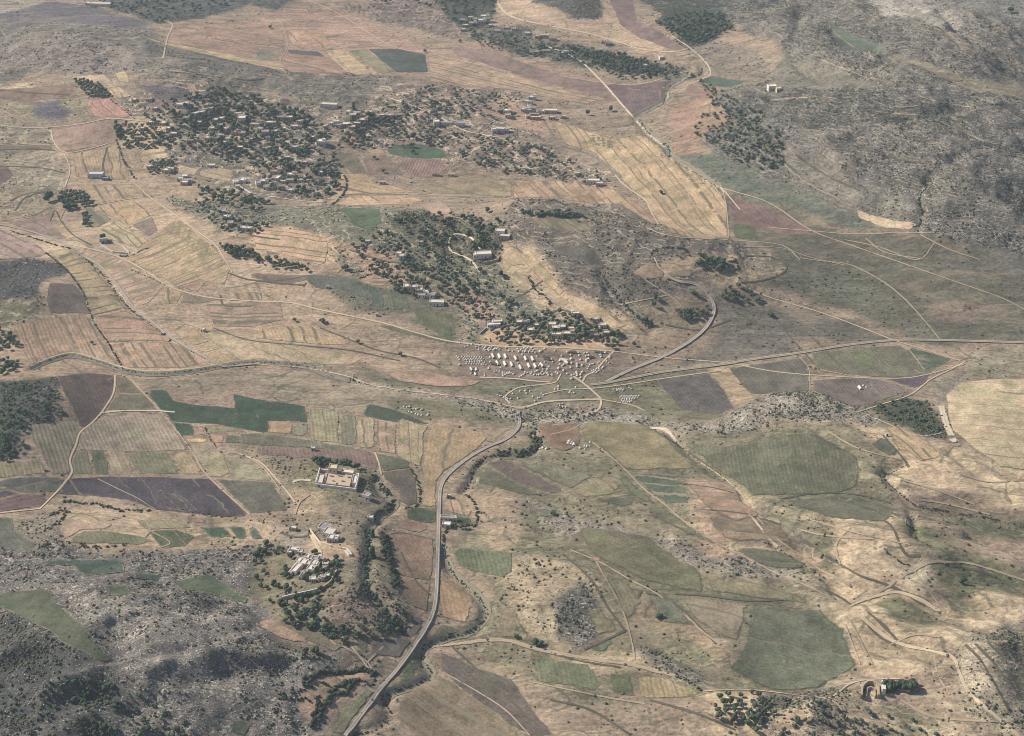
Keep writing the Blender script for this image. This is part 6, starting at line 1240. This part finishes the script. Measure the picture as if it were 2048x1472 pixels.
for j, (y, x0, n) in enumerate(((272,1690,8),(290,1675,8),(307,1695,6),(328,1690,5),(350,1705,4))):
    for i in range(n): bell(980 + (x0 + i * 31 + rnd.uniform(-3, 3)) / 6.4, 750 + (y + rnd.uniform(-2, 2)) / 6.4, 1.1, (ordn(i, n) + f' of the tents in the {ORD[j]} row of the triangular block').replace(', of', ' of'), 'tents of the triangular block')
many("1020,855 1055,860 1080,880 1040,885 1005,880 1080,895",980,750,6.4,1.7,'white tent in the tight group on the red-brown field','tents on the red-brown field'); many("1285,865 1215,905 1245,915 1280,915 1155,940 1215,955",980,750,6.4,1.15,'tent scattered beside the red-brown field','tents beside the red-brown field')
many("725,950 645,950 680,935",980,750,6.4,1.5,'tent alone on the grass below the green stream bend','tents below the stream bend')
many("1185,315 1210,315 1230,312 1262,330 1285,330 1300,325 1320,340 1330,335 1225,352 1250,358 1280,370 1300,375 1325,380 1380,370 1375,380",512,736,4,1.2,'small tent in the outlying group on the green strip beside the dark field','tents of the outlying group')
DRB = RIDGE.copy(); DRB.materials.clear(); DRB.materials.append(M['drab'])
for (x, y, w_, l_, dx, dy, lab) in [(1145,705.5,1.3,2.8,1.,.1,'dark drab tent at the upper edge of the open camp ground'),(1091,714.5,1.1,2.4,1.,.3,'dark drab tent beside the end of the upper marquee row'),(1094,719,1.1,2.4,1.,.3,'lower dark drab tent of the pair by the upper marquees'),
    (1197,705,1.2,3.2,1.,.2,'long dark drab tent in the upper corner near the road'),(988.5,729,1.3,2.4,1.,.2,'dark drab tent in front of the lower marquee row'),(948,746,1.1,1.8,1.,0,'dark drab tent among the corner cluster'),(1183,716,1.1,2.,1.,-.2,'small dark drab tent below the upper corner tents')]:
    ridge(x, y, w_, l_, dx, dy, lab, 'drab tents'); bpy.context.view_layer.update()
    r_ = [o for o in bpy.data.objects if o.get('label') == lab][0]
    for ch in r_.children:
        if ch.name.startswith('canvas'): ch.data = DRB
# tents pitched round a work party on the dark field, far side
ridge(1720, 777, 1.4, 2.4, .5, .6, 'white ridge tent at the near end of the little camp on the dark field', 'little camp'); bell(1727, 772, 1.5, 'white bell tent between the others of the little camp on the dark field', 'little camp')
bell(1733, 775, 1.3, 'last white bell tent of the little camp on the dark field', 'little camp')
# ---------------------------------------------------------------- plant the trees
KE = np.array(KEEP)
def free(x, y): return not np.any((KE[:, 0] - x) ** 2 + (KE[:, 1] - y) ** 2 < KE[:, 2] ** 2)
for (kd, n, dia, hgt, s, grp, lab) in TZ:
    po = pts(s); u0 = po.mean(0); mp = math.dist(P([u0])[0][:3], (0, 0, CAMZ)) / F
    q = fill(po, n, dia / mp * (.5 if kd == 'oak' else .76))
    if len(q) == 0: continue
    for p in P(q):
        if not free(p[0], p[1]): continue
        k = rnd.uniform(.72, 1.25); trees.append((kd, p[0], p[1], p[2], dia * k, hgt * k, grp, lab, k, len(trees)))
solo = []
for (u, v, dia, hgt, kd, lab) in SOLO:
    if dia:
        p = P([(u, v)])[0]; solo.append((kd, p[0], p[1], p[2], dia, hgt, None, lab))
def plant(t, j):
    kd, x, y, z, dia, hgt, grp, lab = t[:8]
    r = empty(TN[kd], (x, y, z), rnd.uniform(0, 6.28)); tag(r, lab, 'tree', grp)
    a = dia / 2 / (.86 if kd != 'cypress' else .5); b = hgt / 1.12 if kd != 'cypress' else hgt / 1.7
    for me, nm in ((TRUNK, 'trunk'), (CRN[kd][j % 4], 'crown')):
        o = bpy.data.objects.new(nm, me); COL.objects.link(o); o.parent = r; o.scale = (a, a * rnd.uniform(.9, 1.1), b)
    return r
for j, t in enumerate(solo): plant(t, j)
rest = []
def relabel(ts):     # say where in its grove each tree stands
    by = {}
    for t in ts: by.setdefault(t[6], []).append(t)
    out = []
    for g, q in by.items():
        q = sorted(q, key=lambda t: -t[2]); n = len(q); rows = max(1, round(math.sqrt(n / 2.2))); per = math.ceil(n / rows)
        for k in range(0, n, per):
            row = sorted(q[k:k + per], key=lambda t: t[1] / t[2]); ri = k // per
            rn = 'top' if ri == 0 else 'bottom' if k + per >= n else (ORD[ri] if ri < 12 else 'a middle')
            for i, t in enumerate(row):
                w = ordn(i, len(row)).replace(',', ''); sz = 'small' if t[8] < .88 else 'large' if t[8] > 1.1 else 'middling'
                out.append(t[:7] + (f'{sz} tree, {w.replace(" the", "")}, {rn} row, ' + g,) + t[8:])
    return out
def shown(t):      # how large a tree shows from the camera
    return t[4] / math.sqrt(t[1] ** 2 + t[2] ** 2 + (CAMZ - t[3]) ** 2)
for kd in ('olive', 'oak'):
    ts = sorted([t for t in trees if t[0] == kd], key=lambda t: -shown(t))
    for j, t in enumerate(relabel(ts[:296 - sum(1 for s_ in solo if s_[0] == kd)])): plant(t, j)
    rest.append((kd, ts[296 - sum(1 for s_ in solo if s_[0] == kd):]))
for kd, ts in rest:
    vs = []; src = []
    for j in range(3):
        c, r = crown_shape(kd, 200 + j)
        src.append(join([blobs(c, r, I1 if j else I2, .2, j + 50), leafcards(c, r, 90, .13, j + 5)]))
    for t in ts:
        v, f, ti = src[rnd.randrange(3)]; a = rnd.uniform(0, 6.28); sx = t[4] / 2 / .86; sz = t[5] / 1.12
        x = v[:, 0] * math.cos(a) - v[:, 1] * math.sin(a); y = v[:, 0] * math.sin(a) + v[:, 1] * math.cos(a)
        vs.append((np.stack([x * sx + t[1], y * sx + t[2], v[:, 2] * sz + t[3] - .1], 1), f, ti * .6 + rnd.random() * .4))
    v, f, ti = join(vs)
    o = mesh('olive_grove' if kd == 'olive' else 'woodland', v, f, M[kd], False, {'tint': ('FLOAT', ti)})
    tag(o, 'far-off groves of small olive trees round the hill villages' if kd == 'olive' else 'far-off dark evergreen woodland on the hills and in the valleys', 'grove' if kd == 'olive' else 'woodland', kind='stuff')
print('trees', len(trees), 'rest', [len(r[1]) for r in rest])

# ---------------------------------------------------------------- hedges, loose bush rows and stream-side thickets
HG = [  # width m, height m, bushes per 10 m, line, label
 (5,2.6,9,"887,1097 902,1140 922,1165 957,1195 972,1220 967,1245 942,1263 902,1272 872,1283 850,1293","dark thicket along the winding dry stream beside the main road"),
 (5,2.6,8,"843,1300 845,1320 862,1350 832,1368 792,1383 768,1398","thicket along the last loop of the dry stream before the road"),
 (6,2.2,7,"772,1410 782,1432 757,1455 705,1474","thicket of the dry stream below the road crossing"),
 (9,4,11,"748,950 762,975 785,1000 780,1015 750,1030 742,1045","dark bushes of the gully behind the walled compound"),
 (9,4.5,11,"735,1060 732,1100 730,1140 735,1180 755,1205 778,1235 806,1262","dark bushes of the deep gully beside the stony spur"),
 (8,6,14,"768,1072 773,1100 778,1125 788,1150 790,1170","tall dense dark green hedge between gully and pinkish field"),
 (4,2.4,8,"775,1185 785,1205 800,1215 814,1235","hedge continuing below the tall dense hedge"),
 (4,2.6,9,"822,940 834,962 841,985 838,1006 826,1016 812,1016","hedge around the grey plot behind the compound"),
 (4,3,10,"932,990 948,1005 955,1030 950,1052 930,1060 908,1052 890,1066 886,1090","hedge curving around the orange field and roadside buildings"),
 (5,3,9,"905,1050 925,1052 942,1050","dark hedge below the green roadside plot"),
 (8,2.2,12,"1058,862 1072,876 1080,886 1064,900 1030,905 1000,906","green thicket at the bend below the road junction"),
 (5,2.2,9,"1000,906 965,920 945,938 942,960 926,982","thicket along the stream between road and olive field"),
 (4,3,12,"608,1368 630,1352 660,1346 700,1346 735,1338 745,1350","dark terrace hedge highest above the curved farm road"),
 (4,3,12,"655,1400 670,1380 695,1368 712,1358","second dark terrace hedge, short and slanting"),
 (4,3,12,"640,1440 645,1415 665,1395 690,1385","long dark terrace hedge in the middle of the terraces"),
 (3,2.6,12,"697,1380 712,1358","short dark hedge standing alone on the terraces"),(3,3,12,"622,1452 632,1425 638,1408","dark hedge at the lower end of the terraces"),
 (4,2.6,9,"560,1390 600,1382 640,1365 655,1372","bushy hedge under the rocky hill beside the terraces"),(6,3,9,"550,1420 570,1395 610,1400 640,1395","broad dark thicket beside the terraces"),
 (4,2.4,10,"742,1345 748,1360 742,1372 728,1365","round hedge at the farm road bend"),
 (3.4,1.8,8,"62,736 100,720 145,710 200,724 250,741 310,748 380,743 440,733","hedge along the pale-banked dry stream beside the striped fields"),
 (3.4,1.8,8,"455,732 512,725 600,731 650,744 668,756","hedge of the dry stream beyond the road crossing"),
 (4,2.4,9,"20,462 60,474 110,490 140,497","bushy verge between the two branches of the road"),
 (5,2.,9,"155,505 185,530 210,555 235,590 262,620 300,650 325,668","bushy verge along the hedged road through the strip fields"),
 (3.4,2.2,9,"92,506 132,540 158,572 172,600 178,620 186,640","dark hedge between the strip fields and the wooded knoll"),(3,2.2,8,"190,650 205,670 220,692 238,722 246,738","hedge down the middle of the striped fields"),
 (4,2.4,9,"235,512 262,512 285,500 300,497","thick dark hedge below the fan-shaped yard"),(3,1.6,7,"262,540 300,556 330,570","bushy bank along the dirt road in the tan fields"),
 (3,1.6,7,"380,700 410,718","hedge at the road near the quarry plots"),(2.4,1.5,7,"355,860 372,885 384,903","dark hedge along the lane beside the striped tan fields"),
 (2,1.2,6,"386,905 400,925 412,945","low hedge continuing down the lane"),(2.6,1.4,7,"410,856 425,885 446,908","hedge between the small tan plots"),
 (5,3,10,"1404,136 1400,150 1370,158","dark thicket where the far stream begins"),(4,2.4,8,"1340,172 1333,190 1326,205","thicket on the far stream bank"),(4,2.4,8,"1278,240 1290,258 1300,270","thicket at the sharp far stream bend"),
 (6,3,10,"1328,288 1338,300 1340,315","dark green thicket in the far stream pool"),(4,2,8,"1345,320 1375,338 1400,352 1425,368 1440,378","thicket where the stream leaves the strips"),
 (5,3,10,"1200,545 1216,568 1240,600 1258,618 1276,636 1296,655","dark thicket down the long cleft of the bare slope"),
 (4,2.4,8,"700,545 760,540 720,556","scrubby hedge at the foot of the sandy strip"),(5,3,10,"1058,555 1072,580 1095,598 1100,606","dark hedge along the foot of the pale slope"),
 (4,2.6,9,"884,490 890,505 905,515 920,512","dark hedge on the outer side of the chalk hairpin"),(5,3,10,"918,500 925,520 945,530","dark hedge on the inner side of the chalk hairpin"),
 (4,3,10,"690,352 694,368 688,385 676,400 665,410","dark hedge along the eastern edge of the village grove"),
 (5,2.6,9,"1298,515 1310,500 1335,495 1368,498 1378,512","thicket curved around the top of the sandy hollow"),(6,3,10,"1390,530 1410,525 1430,535 1400,540","dark thicket in the middle of the sandy hollow"),(6,3,10,"1440,545 1450,530 1470,522 1478,540","dark thicket at the edge of the sandy hollow"),
 (4,3,9,"1855,372 1838,398 1843,425 1838,452","dark-shaded scrub of the narrow gorge in the rocky hill"),
 (4,1.6,7,"1540,790 1580,785 1620,792","scrub line on the crest of the stony bank"),(3,1.6,7,"1330,872 1362,895 1390,918 1432,946 1470,975","bushes along the grassy gully"),
 (3,1.8,7,"1812,932 1782,946 1768,955 1792,982 1830,1010","bushes in the zigzag gully of the pale slope"),(3,1.6,7,"1830,1012 1900,1024 1990,1040 2050,1054","bushes in the gully crossing the pale fields"),(3,1.6,6,"1530,1085 1600,1125 1640,1150","bushes along the lower grassy gully"),
 (3,2,7,"1785,1035 1830,1060 1832,1080 1860,1092","bushes on the arc of the pale knoll"),(4,2.4,8,"1770,1100 1800,1125 1815,1130","bushes in the notch between the pale knolls"),
 (4,2.4,8,"1350,1345 1400,1380","sparse bushes at the foot of the stony bank"),(3,1.6,6,"320,1010 400,1028 470,1036","low bushes below the dark ploughed field"),
 (6,3,9,"130,1003 160,1006 200,1010 240,1020","thicket of the little rocky rise"),(6,3,9,"240,1022 270,1020 300,1022","green bushes at the end of the little rise"),(7,3,9,"95,1035 130,1020 120,1045 90,1060","green thicket at the corner of the maroon field"),
 (4,2.4,9,"232,280 240,300 250,325 262,345 270,358","green hedge between pale plots and the terraces"),(3,2,8,"222,200 245,218 262,232","hedge along the pink plot"),(5,3,10,"196,166 210,180 220,192","dark row between garden and pale plots"),
 (5,2.6,8,"160,1090 200,1095 250,1090","green bushes at the edge of the olive field"),(5,2.4,8,"80,1095 110,1085 140,1085","green bushes beside the rocky bank"),
]
for i, (w, h, den, s, lab) in enumerate(HG):
    q_ = .95 if den == 12 else .5; w *= q_; h *= q_ + .1
    L = resample(P(smooth_line(pts(s))), 2.)
    n = int(len(L) * 2 * den / 10 * 1.3); rs = np.random.RandomState(i + 300)
    k = rs.randint(0, len(L), n); c = L[k].copy(); c[:, 0] += rs.randn(n) * w * .27; c[:, 1] += rs.randn(n) * w * .3
    r = (.5 + rs.rand(n) * .75) * h * .42; c[:, 2] = zat(c[:, 0], c[:, 1]) + r * .55
    v, f, t = join([blobs(c, np.stack([r * 1.15, r * 1.15, r * .95], 1), I1, .24, i), leafcards(c, np.stack([r] * 3, 1), n * 8, .34, i)])
    tag(mesh('hedge', v, f, M['hedge'], False, {'tint': ('FLOAT', t)}), lab, 'hedge')  # hedge also names the loose bush rows and thickets

# ---------------------------------------------------------------- scrub and loose limestone on the hills (beyond counting)
def scatter(w, n, seed):
    rs = np.random.RandomState(seed); cell = np.outer(np.gradient(GY), np.gradient(GX))
    vis = (np.abs(XX) < 60 + np.sqrt(YY ** 2 + CAMZ ** 2) * .34) & (YY > 700) & (YY < 2480)
    dist = np.sqrt(XX ** 2 + YY ** 2 + CAMZ ** 2)
    p = (w * vis * cell / dist).ravel(); p /= p.sum(); k = rs.choice(len(p), n, p=p)
    x = XX.ravel()[k] + (rs.rand(n) - .5) * 4; y = YY.ravel()[k] + (rs.rand(n) - .5) * 5
    return x, y, rs
gate = np.clip(fbm(XX, YY, 30, 61, 3) * 1.8 + .6, .08, 1)
x, y, rs = scatter(np.clip(prm2[..., 1] - .035, 0, 1) ** 1.25 * gate, 85000, 5)
r = .22 + rs.rand(len(x)) ** 3 * .8; c = np.stack([x, y, zat(x, y) + r * .3], 1)
v, f, t = blobs(c, np.stack([r * 1.2, r * 1.2, r * .85], 1), I1[0:2], .3, 8)
tag(mesh('scrub', v, f, M['scrub'], False, {'tint': ('FLOAT', t)}), 'low grey-green scrub bushes dotted over the stony hillsides', 'scrub', kind='stuff')
x, y, rs = scatter(np.clip(prm2[..., 0] - .1, 0, 1) ** 1.3 * np.clip(1.5 - gate, .2, 1), 70000, 6)
r = .12 + rs.rand(len(x)) ** 5 * .42; c = np.stack([x, y, zat(x, y) + r * .1], 1)
bm = bmesh.new(); bmesh.ops.create_cube(bm, size=1.6); bmesh.ops.bevel(bm, geom=bm.verts[:] + bm.edges[:], offset=.3, segments=1, affect='EDGES'); bmesh.ops.triangulate(bm, faces=bm.faces[:]); bm.verts.index_update()
CB = (np.array([q.co[:] for q in bm.verts]), np.array([[q.index for q in p.verts] for p in bm.faces])); bm.free()
v, f, t = blobs(c, np.stack([r * 1.5, r * .8, r * .55], 1), CB, .3, 9)
tag(mesh('limestone_rocks', v, f, M['rock'], False, {'tint': ('FLOAT', t)}), 'pale limestone boulders and ledges strewn over the hillsides', 'rocks', kind='stuff')

# ---------------------------------------------------------------- haze
HZ = 4.8e-5
z0 = float(ZG.min()) - 1; m = bpy.data.materials.new('haze_air'); m.use_nodes = True; nt = m.node_tree; nt.nodes.clear()
ou = nt.nodes.new('ShaderNodeOutputMaterial'); vo = nt.nodes.new('ShaderNodeVolumePrincipled'); vo.inputs['Color'].default_value = (.72, .84, 1, 1)
vo.inputs['Density'].default_value = HZ; vo.inputs['Anisotropy'].default_value = .1; nt.links.new(vo.outputs[0], ou.inputs['Volume'])
hb, hf = box_faces(-9500, 9500, -1900, 16800, z0, CAMZ + 12, 0)
hz = mesh('haze', hb, hf, m); tag(hz, 'thin bluish summer haze over the hills', 'haze', kind='stuff')
